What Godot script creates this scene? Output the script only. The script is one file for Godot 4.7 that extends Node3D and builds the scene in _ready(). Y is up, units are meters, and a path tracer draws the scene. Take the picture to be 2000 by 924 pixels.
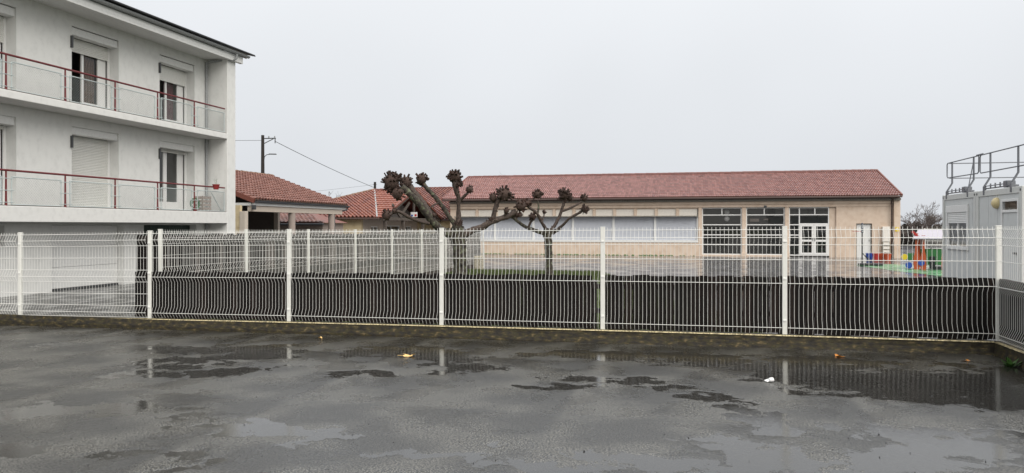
extends Node3D
# Site axes: a = along the white fence (x), b = away from the viewer (-z), y up, metres.

const TURN := 13.7          # the camera looks this many degrees to the left of the b axis
const EYE := 1.7

var rng := RandomNumberGenerator.new()
var T := {}                  # textures
var M := {}                  # materials
var used := {}

# ------------------------------------------------------------------ mesh builder
class MB:
	var v := PackedVector3Array()
	var n := PackedVector3Array()
	var c := PackedColorArray()
	var ix := PackedInt32Array()
	var col := Color(1, 1, 1)
	func vert(p: Vector3, nn: Vector3) -> int:
		v.append(p); n.append(nn); c.append(col)
		return v.size() - 1
	func tri_i(i: int, j: int, k: int) -> void:   # wound clockwise as seen from the side the normals point to
		var f := (v[j] - v[i]).cross(v[k] - v[i])
		if f.dot(n[i] + n[j] + n[k]) > 0.0:
			ix.append(i); ix.append(k); ix.append(j)
		else:
			ix.append(i); ix.append(j); ix.append(k)
	func quadn(p0: Vector3, p1: Vector3, p2: Vector3, p3: Vector3, nn: Vector3) -> void:
		var i := vert(p0, nn)
		vert(p1, nn); vert(p2, nn); vert(p3, nn)
		tri_i(i, i + 1, i + 2); tri_i(i, i + 2, i + 3)
	func quad(p0: Vector3, p1: Vector3, p2: Vector3, p3: Vector3, toward: Vector3) -> void:
		var nn := (p1 - p0).cross(p2 - p0)
		if nn.length() < 1e-12:
			nn = (p2 - p0).cross(p3 - p0)
		nn = nn.normalized()
		if nn.dot(toward) < 0.0:
			nn = -nn
		quadn(p0, p1, p2, p3, nn)
	func tri(p0: Vector3, p1: Vector3, p2: Vector3, toward: Vector3) -> void:
		var nn := (p1 - p0).cross(p2 - p0).normalized()
		if nn.dot(toward) < 0.0:
			nn = -nn
		var i := vert(p0, nn)
		vert(p1, nn); vert(p2, nn)
		tri_i(i, i + 1, i + 2)
	func obox(x: Transform3D, s: Vector3, ch := 0.0) -> void:   # box of size s centred on x, edges cut by ch
		var h := s * 0.5
		if ch <= 0.0:
			for k in 3:
				for sg in [-1.0, 1.0]:
					var e := [Vector3.RIGHT, Vector3.UP, Vector3.BACK]
					var d: Vector3 = e[k] * h[k] * sg
					var u: Vector3 = e[(k + 1) % 3] * h[(k + 1) % 3]
					var w: Vector3 = e[(k + 2) % 3] * h[(k + 2) % 3]
					quadn(x * (d - u - w), x * (d + u - w), x * (d + u + w), x * (d - u + w), (x.basis * (e[k] * sg)).normalized())
			return
		ch = minf(ch, minf(h.x, minf(h.y, h.z)) * 0.9)
		var ax := [Vector3.RIGHT, Vector3.UP, Vector3.BACK]
		for k in 3:
			var k1 := (k + 1) % 3
			var k2 := (k + 2) % 3
			for sg in [-1.0, 1.0]:
				var d: Vector3 = ax[k] * h[k] * sg
				var u: Vector3 = ax[k1] * (h[k1] - ch)
				var w: Vector3 = ax[k2] * (h[k2] - ch)
				quadn(x * (d - u - w), x * (d + u - w), x * (d + u + w), x * (d - u + w), (x.basis * (ax[k] * sg)).normalized())
			for s1 in [-1.0, 1.0]:
				for s2 in [-1.0, 1.0]:
					var w: Vector3 = ax[k] * (h[k] - ch)
					var p: Vector3 = ax[k1] * h[k1] * s1 + ax[k2] * (h[k2] - ch) * s2
					var q: Vector3 = ax[k1] * (h[k1] - ch) * s1 + ax[k2] * h[k2] * s2
					quadn(x * (p - w), x * (p + w), x * (q + w), x * (q - w), (x.basis * (ax[k1] * s1 + ax[k2] * s2)).normalized())
		for s0 in [-1.0, 1.0]:
			for s1 in [-1.0, 1.0]:
				for s2 in [-1.0, 1.0]:
					var cc := Vector3(h.x * s0, h.y * s1, h.z * s2)
					var cu := Vector3(ch * s0, ch * s1, ch * s2)
					tri(x * (cc - Vector3(0, cu.y, cu.z)), x * (cc - Vector3(cu.x, 0, cu.z)), x * (cc - Vector3(cu.x, cu.y, 0)), x.basis * Vector3(s0, s1, s2))
	func box(a0: float, a1: float, y0: float, y1: float, b0: float, b1: float, ch := 0.0) -> void:
		obox(Transform3D(Basis(), Vector3((a0 + a1) * 0.5, (y0 + y1) * 0.5, -(b0 + b1) * 0.5)), Vector3(absf(a1 - a0), absf(y1 - y0), absf(b1 - b0)), ch)
	func beam(p: Vector3, q: Vector3, w: float, h: float, up := Vector3.UP, ch := 0.0) -> void:
		var z := (q - p).normalized()
		var x := up.cross(z)
		if x.length() < 1e-3:
			x = Vector3.RIGHT
		x = x.normalized()
		var y := z.cross(x).normalized()
		obox(Transform3D(Basis(x, y, z), (p + q) * 0.5), Vector3(w, h, p.distance_to(q)), ch)
	func tube(pts: Array, rs: Array, sides: int, caps := true, wob := 0.0, nz: FastNoiseLite = null) -> void:
		var prev := Vector3.ZERO
		var first := v.size()
		for i in pts.size():
			var t: Vector3 = (pts[mini(i + 1, pts.size() - 1)] - pts[maxi(i - 1, 0)]).normalized()
			if i == 0:
				prev = t.cross(Vector3.UP) if absf(t.y) < 0.9 else t.cross(Vector3.RIGHT)
			prev = (prev - t * prev.dot(t)).normalized()
			var o := t.cross(prev)
			for k in sides:
				var an := TAU * k / sides
				var d := prev * cos(an) + o * sin(an)
				var r: float = rs[i]
				var p: Vector3 = pts[i] + d * r
				if wob > 0.0:
					p = pts[i] + d * r * (1.0 + wob * nz.get_noise_3dv(p * 1.0))
				vert(p, d)
		for i in pts.size() - 1:
			for k in sides:
				var a0 := first + i * sides + k
				var a1 := first + i * sides + (k + 1) % sides
				tri_i(a0, a1, a1 + sides); tri_i(a0, a1 + sides, a0 + sides)
		if caps:
			for e in [0, pts.size() - 1]:
				var t: Vector3 = (pts[1] - pts[0]).normalized() * -1.0 if e == 0 else (pts[e] - pts[e - 1]).normalized()
				var ci := vert(pts[e], t)
				var ring := []
				for k in sides:
					ring.append(vert(v[first + e * sides + k], t))
				for k in sides:
					tri_i(ci, ring[k], ring[(k + 1) % sides])
	func rod(p: Vector3, q: Vector3, r: float, sides := 6, r2 := -1.0) -> void:
		tube([p, q], [r, r if r2 < 0.0 else r2], sides)
	func lathe(prof: Array, at: Vector3, sides := 16) -> void:   # prof: [r, y] from bottom to top
		for k in sides:
			var a0 := TAU * k / sides
			var a1 := TAU * (k + 1) / sides
			var d0 := Vector3(cos(a0), 0, sin(a0))
			var d1 := Vector3(cos(a1), 0, sin(a1))
			for i in prof.size() - 1:
				var r0: float = prof[i][0]
				var r1: float = prof[i + 1][0]
				var y0: float = prof[i][1]
				var y1: float = prof[i + 1][1]
				var s := Vector2(y1 - y0, r0 - r1).normalized()
				var n0 := (d0 * s.x + Vector3.UP * s.y).normalized()
				var n1 := (d1 * s.x + Vector3.UP * s.y).normalized()
				var i0 := vert(at + d0 * r0 + Vector3.UP * y0, n0)
				vert(at + d1 * r0 + Vector3.UP * y0, n1)
				vert(at + d1 * r1 + Vector3.UP * y1, n1)
				vert(at + d0 * r1 + Vector3.UP * y1, n0)
				tri_i(i0, i0 + 1, i0 + 2); tri_i(i0, i0 + 2, i0 + 3)
	func mesh() -> ArrayMesh:
		var arr := []
		arr.resize(Mesh.ARRAY_MAX)
		arr[Mesh.ARRAY_VERTEX] = v
		arr[Mesh.ARRAY_NORMAL] = n
		arr[Mesh.ARRAY_COLOR] = c
		arr[Mesh.ARRAY_INDEX] = ix
		var am := ArrayMesh.new()
		am.add_surface_from_arrays(Mesh.PRIMITIVE_TRIANGLES, arr)
		return am

func V(a: float, y: float, b: float) -> Vector3:
	return Vector3(a, y, -b)

# ------------------------------------------------------------------ nodes
func numbered(called: String) -> String:
	var k: int = used.get(called, 0)
	used[called] = k + 1
	return called if k == 0 else "%s_%03d" % [called, k]

func tag(o: Node3D, label: String, category: String, group := "") -> Node3D:
	o.set_meta("label", label)
	o.set_meta("category", category)
	if group != "":
		o.set_meta("group", group)
	return o

func thing(called: String, label: String, category: String, at := Vector3.ZERO, turn := 0.0, group := "") -> Node3D:
	var o := Node3D.new()
	o.name = numbered(called)
	add_child(o, true)
	o.position = at
	o.rotation.y = turn
	return tag(o, label, category, group)

func put(called: String, m: Mesh, mt: Material, parent: Node3D, x := Transform3D()) -> MeshInstance3D:
	var o := MeshInstance3D.new()
	o.name = numbered(called) if parent == self else called
	o.mesh = m
	o.material_override = mt
	o.transform = x
	parent.add_child(o, true)
	return o

func obj(called: String, m: MB, mt: Material, parent: Node3D) -> MeshInstance3D:
	return put(called, m.mesh(), mt, parent)

func group_part(called: String, parent: Node3D) -> Node3D:
	var o := Node3D.new()
	o.name = called
	parent.add_child(o, true)
	return o

func struct(called: String, m: MB, mt: Material) -> MeshInstance3D:
	var o := obj(called, m, mt, self)
	o.set_meta("kind", "structure")
	return o

func stuff(o: Node3D) -> Node3D:
	o.set_meta("kind", "stuff")
	return o

# ------------------------------------------------------------------ textures and materials
func tex(key: String, seed_: int, freq: float, oct: int, stops: Array, kind := FastNoiseLite.TYPE_SIMPLEX_SMOOTH, size := 512, warp := 0.0) -> void:
	var z := FastNoiseLite.new()
	z.seed = seed_; z.frequency = freq; z.noise_type = kind
	z.fractal_octaves = oct; z.fractal_gain = 0.55
	if kind == FastNoiseLite.TYPE_CELLULAR:
		z.cellular_return_type = FastNoiseLite.RETURN_DISTANCE
		z.fractal_type = FastNoiseLite.FRACTAL_NONE if oct == 1 else FastNoiseLite.FRACTAL_FBM
	if warp > 0.0:
		z.domain_warp_enabled = true; z.domain_warp_amplitude = warp; z.domain_warp_frequency = freq * 2.0
	var src := z.get_seamless_image(size, size)
	var g := Gradient.new()
	var offs := PackedFloat32Array()
	var cols := PackedColorArray()
	for s in stops:
		offs.append(s[0]); cols.append(s[1])
	g.offsets = offs; g.colors = cols
	var lut := PackedByteArray()
	for i in 256:
		var q := g.sample(i / 255.0)
		lut.append(int(q.r * 255)); lut.append(int(q.g * 255)); lut.append(int(q.b * 255))
	var src_d := src.get_data()
	var step := src_d.size() / (size * size)
	var out := PackedByteArray()
	out.resize(size * size * 3)
	for i in size * size:
		var k := src_d[i * step] * 3
		out[i * 3] = lut[k]; out[i * 3 + 1] = lut[k + 1]; out[i * 3 + 2] = lut[k + 2]
	var im := Image.create_from_data(size, size, false, Image.FORMAT_RGB8, out)
	im.generate_mipmaps()
	T[key] = ImageTexture.create_from_image(im)

func gy(x: float) -> Color:
	return Color(x, x, x)

func mat(key: String, lin: Color, rough: float, o := {}) -> StandardMaterial3D:
	var m := StandardMaterial3D.new()
	m.resource_name = key
	m.albedo_color = lin.linear_to_srgb()
	m.roughness = rough
	m.metallic = o.get("metal", 0.0)
	m.metallic_specular = o.get("spec", 0.5)
	if o.has("tex") or o.has("bump") or o.has("rtex"):
		m.uv1_triplanar = true
		m.uv1_world_triplanar = o.get("world", true)
		m.uv1_scale = o.get("scale", Vector3.ONE)
		m.uv1_triplanar_sharpness = 4.0
	if o.has("tex"):
		m.albedo_texture = T[o.tex]
	if o.has("rtex"):
		m.roughness_texture = T[o.rtex]
	if o.has("bump"):
		m.heightmap_enabled = true
		m.heightmap_texture = T[o.bump]
		m.heightmap_scale = o.get("depth", 0.2)
	if o.get("vc", false):
		m.vertex_color_use_as_albedo = true
	M[key] = m
	return m

func materials() -> void:
	tex("washed", 15, 0.015, 6, [[0.0, Color(0.91, 0.885, 0.86)], [0.4, Color(0.975, 0.967, 0.96)], [0.7, gy(1.0)], [1.0, gy(1.0)]])
	tex("grain", 1, 0.05, 5, [[0.0, gy(0.62)], [0.5, gy(0.88)], [1.0, gy(1.0)]])
	tex("render", 2, 0.02, 6, [[0.0, gy(0.94)], [0.45, gy(0.985)], [1.0, gy(1.0)]])
	tex("blotch", 3, 0.012, 6, [[0.0, gy(0.45)], [0.4, gy(0.75)], [0.7, gy(0.95)], [1.0, gy(1.0)]])
	tex("speckle", 4, 0.075, 4, [[0.0, gy(1.0)], [0.27, gy(0.98)], [0.36, gy(0.62)], [0.46, gy(0.42)], [0.60, gy(0.26)], [0.75, gy(0.12)], [1.0, gy(0.08)]], FastNoiseLite.TYPE_CELLULAR, 2048)
	tex("stone", 4, 0.075, 4, [[0.0, gy(1.0)], [0.2, gy(1.0)], [0.7, gy(0.0)], [1.0, gy(0.0)]], FastNoiseLite.TYPE_CELLULAR, 2048)
	tex("sheen", 6, 0.0028, 7, [[0.0, gy(0.30)], [0.38, gy(0.45)], [0.58, gy(0.85)], [1.0, gy(1.0)]], FastNoiseLite.TYPE_SIMPLEX_SMOOTH, 1024, 60.0)
	tex("moss", 7, 0.025, 6, [[0.0, Color(0.10, 0.09, 0.07)], [0.35, Color(0.22, 0.19, 0.13)], [0.52, Color(0.33, 0.28, 0.16)], [0.62, Color(0.25, 0.25, 0.11)], [0.75, Color(0.46, 0.39, 0.24)], [1.0, Color(0.70, 0.62, 0.46)]])
	tex("bark", 8, 0.03, 5, [[0.0, Color(0.14, 0.11, 0.10)], [0.4, Color(0.27, 0.22, 0.20)], [0.7, Color(0.36, 0.31, 0.28)], [1.0, Color(0.52, 0.49, 0.44)]])
	tex("lichen", 9, 0.02, 5, [[0.0, Color(0.13, 0.11, 0.10)], [0.45, Color(0.23, 0.20, 0.18)], [0.62, Color(0.30, 0.28, 0.23)], [0.78, Color(0.39, 0.41, 0.32)], [1.0, Color(0.58, 0.60, 0.54)]])
	tex("plank", 10, 0.03, 6, [[0.0, gy(0.22)], [0.5, gy(0.6)], [0.8, gy(0.85)], [1.0, gy(1.0)]])
	tex("weather", 11, 0.02, 6, [[0.0, Color(0.26, 0.22, 0.20)], [0.45, Color(0.46, 0.42, 0.40)], [0.7, Color(0.60, 0.57, 0.55)], [1.0, Color(0.78, 0.76, 0.74)]])
	tex("grass", 12, 0.05, 5, [[0.0, Color(0.15, 0.19, 0.08)], [0.5, Color(0.26, 0.33, 0.13)], [1.0, Color(0.42, 0.46, 0.22)]])
	tex("ripple", 13, 0.05, 3, [[0.0, gy(0.0)], [1.0, gy(1.0)]])
	tex("stain", 14, 0.03, 5, [[0.0, gy(0.25)], [0.4, gy(0.6)], [0.6, gy(0.9)], [1.0, gy(1.0)]])
	# broad drier and wetter patches over the fine aggregate
	var sp: Image = T.speckle.get_image()
	sp.clear_mipmaps()
	var zp := FastNoiseLite.new()
	zp.seed = 77; zp.frequency = 0.0035; zp.fractal_octaves = 5
	var pi: Image = zp.get_seamless_image(512, 512)
	var pd := pi.get_data()
	var sd := sp.get_data()
	for y in 2048:
		for x in 2048:
			var f: float = 0.62 + 0.38 * smoothstep(70.0, 180.0, float(pd[(y >> 2) * 512 + (x >> 2)]))
			var k := (y * 2048 + x) * 3
			var g8 := int(sd[k] * f)
			sd[k] = g8; sd[k + 1] = g8; sd[k + 2] = int(g8 * 0.97)
	sp = Image.create_from_data(2048, 2048, false, Image.FORMAT_RGB8, sd)
	T.speckle = ImageTexture.create_from_image(sp)
	# surfaces
	mat("asphalt", Color(0.235, 0.226, 0.212), 0.42, {"spec": 0.72, "tex": "speckle", "rtex": "sheen", "bump": "stone", "depth": 0.19, "scale": Vector3(0.37, 0.37, 0.37)})
	mat("court", Color(0.105, 0.103, 0.110), 0.24, {"tex": "blotch", "rtex": "sheen", "bump": "ripple", "depth": 0.25, "scale": Vector3(0.16, 0.16, 0.16)})
	mat("drive", Color(0.045, 0.044, 0.042), 0.34, {"tex": "blotch", "rtex": "sheen", "scale": Vector3(0.4, 0.4, 0.4)})
	var w := mat("water", Color(0.022, 0.021, 0.019), 0.02, {"spec": 0.7, "bump": "ripple", "depth": 0.035, "scale": Vector3(1.7, 1.7, 1.7)})
	w.transparency = BaseMaterial3D.TRANSPARENCY_ALPHA
	w.albedo_color.a = 0.72
	mat("earth", Color(0.9, 0.9, 0.9), 0.95, {"tex": "grass", "scale": Vector3(0.3, 0.3, 0.3)})
	mat("blade", Color(0.05, 0.08, 0.022), 0.6, {"vc": true})
	mat("green_rubber", Color(0.16, 0.42, 0.20), 0.4, {"tex": "blotch", "rtex": "sheen", "scale": Vector3(0.3, 0.3, 0.3)})
	mat("kerb", Color(0.36, 0.35, 0.33), 0.75, {"tex": "moss", "bump": "grain", "depth": 0.8, "scale": Vector3(0.45, 1.1, 0.45)})
	mat("kerb_top", Color(0.74, 0.63, 0.37), 0.6, {"tex": "stain", "bump": "grain", "depth": 0.4, "scale": Vector3(1.3, 1.3, 1.3)})
	# paint and walls
	mat("fence_white", Color(0.80, 0.80, 0.77), 0.35)
	mat("post_white", Color(0.73, 0.73, 0.69), 0.45, {"tex": "render", "scale": Vector3(3, 0.8, 3)})
	for i in 5:
		var d: float = [0.9, 1.5, 0.65, 2.5, 1.1][i]
		mat("dark_board%d" % i, Color(0.0135, 0.0080, 0.0062) * d, 0.75, {"spec": 0.35, "tex": "plank", "bump": "plank", "depth": 0.35, "scale": Vector3(9, 0.7, 9)})
		mat("grey_board%d" % i, Color(0.40, 0.385, 0.375) * (0.6 + 0.3 * d), 0.75, {"tex": "weather", "bump": "plank", "depth": 0.3, "scale": Vector3(6, 0.6, 6)})
	mat("dark_rail", Color(0.045, 0.030, 0.024), 0.6, {"tex": "plank", "scale": Vector3(2, 6, 2)})
	mat("white_wall", Color(0.70, 0.705, 0.69), 0.9, {"tex": "render", "scale": Vector3(0.35, 0.25, 0.35)})
	mat("slab_white", Color(0.69, 0.69, 0.675), 0.85, {"tex": "render", "scale": Vector3(0.5, 0.4, 0.5)})
	mat("trim_white", Color(0.75, 0.755, 0.745), 0.5, {"tex": "render", "scale": Vector3(1, 1, 1)})
	mat("pvc", Color(0.76, 0.76, 0.75), 0.3)
	mat("shutter", Color(0.70, 0.70, 0.67), 0.5, {"tex": "render", "scale": Vector3(1, 2, 1)})
	mat("rail_red", Color(0.185, 0.022, 0.026), 0.4, {"tex": "grain", "scale": Vector3(2, 2, 2)})
	mat("rail_pale", Color(0.62, 0.70, 0.70), 0.45, {"tex": "grain", "scale": Vector3(3, 3, 3)})
	mat("slate", Color(0.030, 0.032, 0.036), 0.5, {"tex": "grain", "scale": Vector3(2, 2, 2)})
	mat("zinc", Color(0.085, 0.092, 0.105), 0.4, {"tex": "grain", "scale": Vector3(1, 1, 1)})
	mat("zinc_pale", Color(0.42, 0.44, 0.45), 0.4, {"tex": "grain", "scale": Vector3(1, 1, 1)})
	mat("dark_metal", Color(0.05, 0.052, 0.056), 0.45)
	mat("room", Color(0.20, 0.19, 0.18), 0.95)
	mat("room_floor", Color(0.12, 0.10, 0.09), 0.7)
	mat("curtain_brown", Color(0.30, 0.17, 0.09), 0.9, {"tex": "plank", "scale": Vector3(6, 0.3, 6)})
	mat("curtain_red", Color(0.28, 0.06, 0.09), 0.9, {"tex": "plank", "scale": Vector3(6, 0.3, 6)})
	mat("curtain_net", Color(0.42, 0.42, 0.40), 0.9, {"tex": "plank", "scale": Vector3(6, 0.3, 6)})
	mat("green_door", Color(0.030, 0.050, 0.040), 0.6)
	var g := mat("glass", Color(0.05, 0.06, 0.06), 0.02)
	g.transparency = BaseMaterial3D.TRANSPARENCY_ALPHA
	g.albedo_color.a = 0.12
	mat("beige", Color(0.65, 0.53, 0.43), 0.9, {"tex": "washed", "scale": Vector3(0.22, 0.2, 0.22)})
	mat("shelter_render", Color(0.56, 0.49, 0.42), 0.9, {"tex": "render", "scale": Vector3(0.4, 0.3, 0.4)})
	mat("ochre", Color(0.60, 0.50, 0.32), 0.9, {"tex": "washed", "scale": Vector3(0.3, 0.3, 0.3)})
	mat("cornice", Color(0.46, 0.43, 0.38), 0.9, {"tex": "stain", "scale": Vector3(0.8, 2.5, 0.8)})
	mat("shutter_grey", Color(0.54, 0.565, 0.62), 0.5, {"tex": "render", "scale": Vector3(0.5, 0.2, 0.5)})
	mat("panel_cream", Color(0.76, 0.72, 0.66), 0.6, {"tex": "render", "scale": Vector3(0.5, 0.5, 0.5)})
	mat("gutter_brown", Color(0.085, 0.055, 0.048), 0.4)
	mat("rust_pipe", Color(0.10, 0.06, 0.045), 0.6, {"tex": "stain", "scale": Vector3(3, 1, 3)})
	mat("tile", Color(0.95, 0.95, 0.95), 0.2, {"tex": "grain", "vc": true, "scale": Vector3(1.2, 1.2, 1.2)})
	mat("tile_matt", Color(0.95, 0.95, 0.95), 0.42, {"tex": "grain", "vc": true, "scale": Vector3(1.2, 1.2, 1.2)})
	mat("ridge", Color(0.28, 0.10, 0.082), 0.4, {"tex": "stain", "scale": Vector3(1.5, 1.5, 1.5)})
	mat("ridge_old", Color(0.36, 0.21, 0.14), 0.7, {"tex": "stain", "scale": Vector3(1.5, 1.5, 1.5)})
	mat("timber_grey", Color(0.36, 0.34, 0.31), 0.8, {"tex": "weather", "scale": Vector3(2, 2, 2)})
	mat("barge_red", Color(0.24, 0.075, 0.05), 0.5, {"tex": "grain", "scale": Vector3(1, 1, 1)})
	mat("column", Color(0.36, 0.30, 0.265), 0.9, {"tex": "render", "scale": Vector3(0.8, 0.8, 0.8)})
	mat("cabin", Color(0.585, 0.605, 0.60), 0.5, {"tex": "render", "scale": Vector3(0.5, 0.25, 0.5)})
	mat("cabin_frame", Color(0.60, 0.61, 0.59), 0.5, {"tex": "render", "scale": Vector3(0.5, 0.4, 0.5)})
	mat("galva", Color(0.20, 0.21, 0.235), 0.4, {"metal": 0.3, "tex": "grain", "scale": Vector3(3, 3, 3)})
	mat("lamp_yellow", Color(0.60, 0.50, 0.27), 0.3)
	mat("bark", Color(0.75, 0.73, 0.72), 0.75, {"tex": "bark", "bump": "bark", "depth": 4.0, "scale": Vector3(1.3, 0.9, 1.3)})
	mat("bark_lichen", Color(0.8, 0.8, 0.8), 0.85, {"tex": "lichen", "bump": "bark", "depth": 4.0, "scale": Vector3(0.9, 0.7, 0.9)})
	mat("knuckle", Color(0.74, 0.61, 0.56), 0.8, {"tex": "bark", "bump": "bark", "depth": 3.0, "scale": Vector3(4, 4, 4), "vc": true})
	mat("twig", Color(0.13, 0.105, 0.095), 0.9)
	mat("hedge", Color(0.060, 0.054, 0.048), 0.9, {"vc": true})
	mat("pole_wood", Color(0.055, 0.043, 0.038), 0.8, {"tex": "plank", "scale": Vector3(3, 0.3, 3)})
	mat("cable", Color(0.03, 0.03, 0.032), 0.6)
	mat("concrete", Color(0.60, 0.55, 0.44), 0.9, {"tex": "stain", "scale": Vector3(1.5, 1.5, 1.5)})
	for q in [["p_orange", Color(0.46, 0.085, 0.03)], ["p_red", Color(0.42, 0.035, 0.03)], ["p_blue", Color(0.025, 0.075, 0.36)], ["p_green", Color(0.035, 0.15, 0.045)], ["p_yellow", Color(0.72, 0.52, 0.03)], ["p_black", Color(0.015, 0.015, 0.018)], ["p_white", Color(0.72, 0.72, 0.72)], ["p_lilac", Color(0.46, 0.44, 0.50)], ["p_navy", Color(0.022, 0.028, 0.05)], ["p_leaf", Color(0.55, 0.22, 0.04)], ["p_leaf_pale", Color(0.72, 0.48, 0.18)], ["p_weed", Color(0.05, 0.12, 0.025)], ["p_terracotta", Color(0.25, 0.03, 0.03)]]:
		mat(q[0], q[1], 0.4)

# ------------------------------------------------------------------ shared shapes
func wall(m: MB, along: String, p0: float, p1: float, u0: float, u1: float, y0: float, y1: float, holes := []) -> void:
	# a slab of wall between the planes p0 (front) and p1 (back) with rectangular openings [u0, u1, y0, y1]
	var us := [u0, u1]
	var ys := [y0, y1]
	for h in holes:
		us.append(clampf(h[0], u0, u1)); us.append(clampf(h[1], u0, u1)); ys.append(clampf(h[2], y0, y1)); ys.append(clampf(h[3], y0, y1))
	us.sort(); ys.sort()
	var at := func(u: float, y: float, p: float) -> Vector3:
		return V(u, y, p) if along == "a" else V(p, y, u)
	var solid := func(u: float, y: float) -> bool:
		if u < u0 or u > u1 or y < y0 or y > y1:
			return false
		for h in holes:
			if u > h[0] and u < h[1] and y > h[2] and y < h[3]:
				return false
		return true
	var fr: Vector3 = (at.call(0.0, 0.0, p0) - at.call(0.0, 0.0, p1)).normalized()
	var ud: Vector3 = (at.call(1.0, 0.0, 0.0) - at.call(0.0, 0.0, 0.0)).normalized()
	for i in us.size() - 1:
		if us[i + 1] - us[i] < 1e-5:
			continue
		for j in ys.size() - 1:
			if ys[j + 1] - ys[j] < 1e-5:
				continue
			var cu: float = (us[i] + us[i + 1]) * 0.5
			var cy: float = (ys[j] + ys[j + 1]) * 0.5
			if not solid.call(cu, cy):
				continue
			var a: float = us[i]
			var b: float = us[i + 1]
			var c: float = ys[j]
			var d: float = ys[j + 1]
			m.quadn(at.call(a, c, p0), at.call(b, c, p0), at.call(b, d, p0), at.call(a, d, p0), fr)
			m.quadn(at.call(a, c, p1), at.call(b, c, p1), at.call(b, d, p1), at.call(a, d, p1), -fr)
			if not solid.call(a - 1e-3, cy):
				m.quadn(at.call(a, c, p0), at.call(a, d, p0), at.call(a, d, p1), at.call(a, c, p1), -ud)
			if not solid.call(b + 1e-3, cy):
				m.quadn(at.call(b, c, p0), at.call(b, d, p0), at.call(b, d, p1), at.call(b, c, p1), ud)
			if not solid.call(cu, c - 1e-3):
				m.quadn(at.call(a, c, p0), at.call(b, c, p0), at.call(b, c, p1), at.call(a, c, p1), Vector3.DOWN)
			if not solid.call(cu, d + 1e-3):
				m.quadn(at.call(a, d, p0), at.call(b, d, p0), at.call(b, d, p1), at.call(a, d, p1), Vector3.UP)

func slab_box(m: MB, along: String, p0: float, p1: float, u0: float, u1: float, y0: float, y1: float, ch := 0.0) -> void:
	if along == "a":
		m.box(u0, u1, y0, y1, p0, p1, ch)
	else:
		m.box(p0, p1, y0, y1, u0, u1, ch)

func tiles(m: MB, o: Vector3, u: Vector3, vv: Vector3, w: float, l: float, tw: float, tl: float, amp: float, lift: float, c0: Color, c1: Color, keep = null) -> void:
	# overlapping barrel tiles laid from the eave corner o along u (eave) and vv (up the slope)
	var nn := u.cross(vv).normalized()
	if nn.y < 0.0:
		nn = -nn
	var xs := [0.0, 0.10, 0.22, 0.34, 0.46, 0.58, 0.70, 1.0]
	var zs := [0.0, 0.55, 0.92, 1.0, 0.92, 0.55, 0.0, 0.0]
	var cols := int(round(w / tw))
	var rows := int(ceil(l / tl))
	tw = w / cols
	for r in rows:
		for k in cols:
			if keep != null and not keep.call((k + 0.5) * tw, minf((r + 0.5) * tl, l)):
				continue
			m.col = c0.lerp(c1, rng.randf())
			var v0 := r * tl
			var v1 := minf((r + 1) * tl + 0.02, l)
			var jit := rng.randf_range(-0.004, 0.004)
			var base := m.v.size()
			for e in 4:   # lip bottom, lower edge, upper edge, lip top
				for q in xs.size():
					var z: float = zs[q] * amp
					var sl: float = (zs[mini(q + 1, 7)] - zs[maxi(q - 1, 0)]) * amp / ((xs[mini(q + 1, 7)] - xs[maxi(q - 1, 0)]) * tw)
					var nrm := (nn - u * sl).normalized()
					var p: Vector3 = o + u * ((k + xs[q]) * tw)
					if e == 0:
						m.vert(p + vv * v0 + nn * (z + jit - 0.008), -vv)
					elif e == 1 or e == 3:
						m.vert(p + vv * v0 + nn * (z + lift + jit), nrm if e == 1 else -vv)
					else:
						m.vert(p + vv * v1 + nn * (z + jit), nrm)
			for q in xs.size() - 1:
				m.tri_i(base + 8 + q, base + 9 + q, base + 17 + q)
				m.tri_i(base + 8 + q, base + 17 + q, base + 16 + q)
				# the lip repeats the lower edge with a normal that looks down the slope
				m.tri_i(base + q, base + 24 + q, base + 25 + q)
				m.tri_i(base + q, base + 25 + q, base + 1 + q)
	m.col = Color(1, 1, 1)

var cap_mesh: ArrayMesh
func ridge_caps(parent: Node3D, p: Vector3, q: Vector3, mt: Material, r := 0.11, step := 0.42) -> void:
	if cap_mesh == null:
		var m := MB.new()
		for e in 6:
			var t0 := PI * e / 6.0
			var t1 := PI * (e + 1) / 6.0
			var d0 := Vector3(cos(t0), sin(t0), 0)
			var d1 := Vector3(cos(t1), sin(t1), 0)
			var i := m.vert(d0 * 1.0 + Vector3(0, 0, -0.5), d0)
			m.vert(d1 * 1.0 + Vector3(0, 0, -0.5), d1)
			m.vert(d1 * 0.84 + Vector3(0, 0, 0.58), d1)
			m.vert(d0 * 0.84 + Vector3(0, 0, 0.58), d0)
			m.tri_i(i, i + 1, i + 2); m.tri_i(i, i + 2, i + 3)
			m.quadn(d0 + Vector3(0, 0, -0.5), d1 + Vector3(0, 0, -0.5), d1 * 0.8 + Vector3(0, 0, -0.5), d0 * 0.8 + Vector3(0, 0, -0.5), Vector3(0, 0, -1))
		cap_mesh = m.mesh()
	var n := maxi(1, int(round(p.distance_to(q) / step)))
	var z := (q - p).normalized()
	var x := Vector3.UP.cross(z).normalized()
	var y := z.cross(x)
	var ln := p.distance_to(q) / n
	for i in n:
		put("ridge_tile", cap_mesh, mt, parent, Transform3D(Basis(x * r, y * r, z * ln), p + z * ln * (i + 0.5) + Vector3.UP * rng.randf_range(-0.006, 0.006)))

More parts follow.
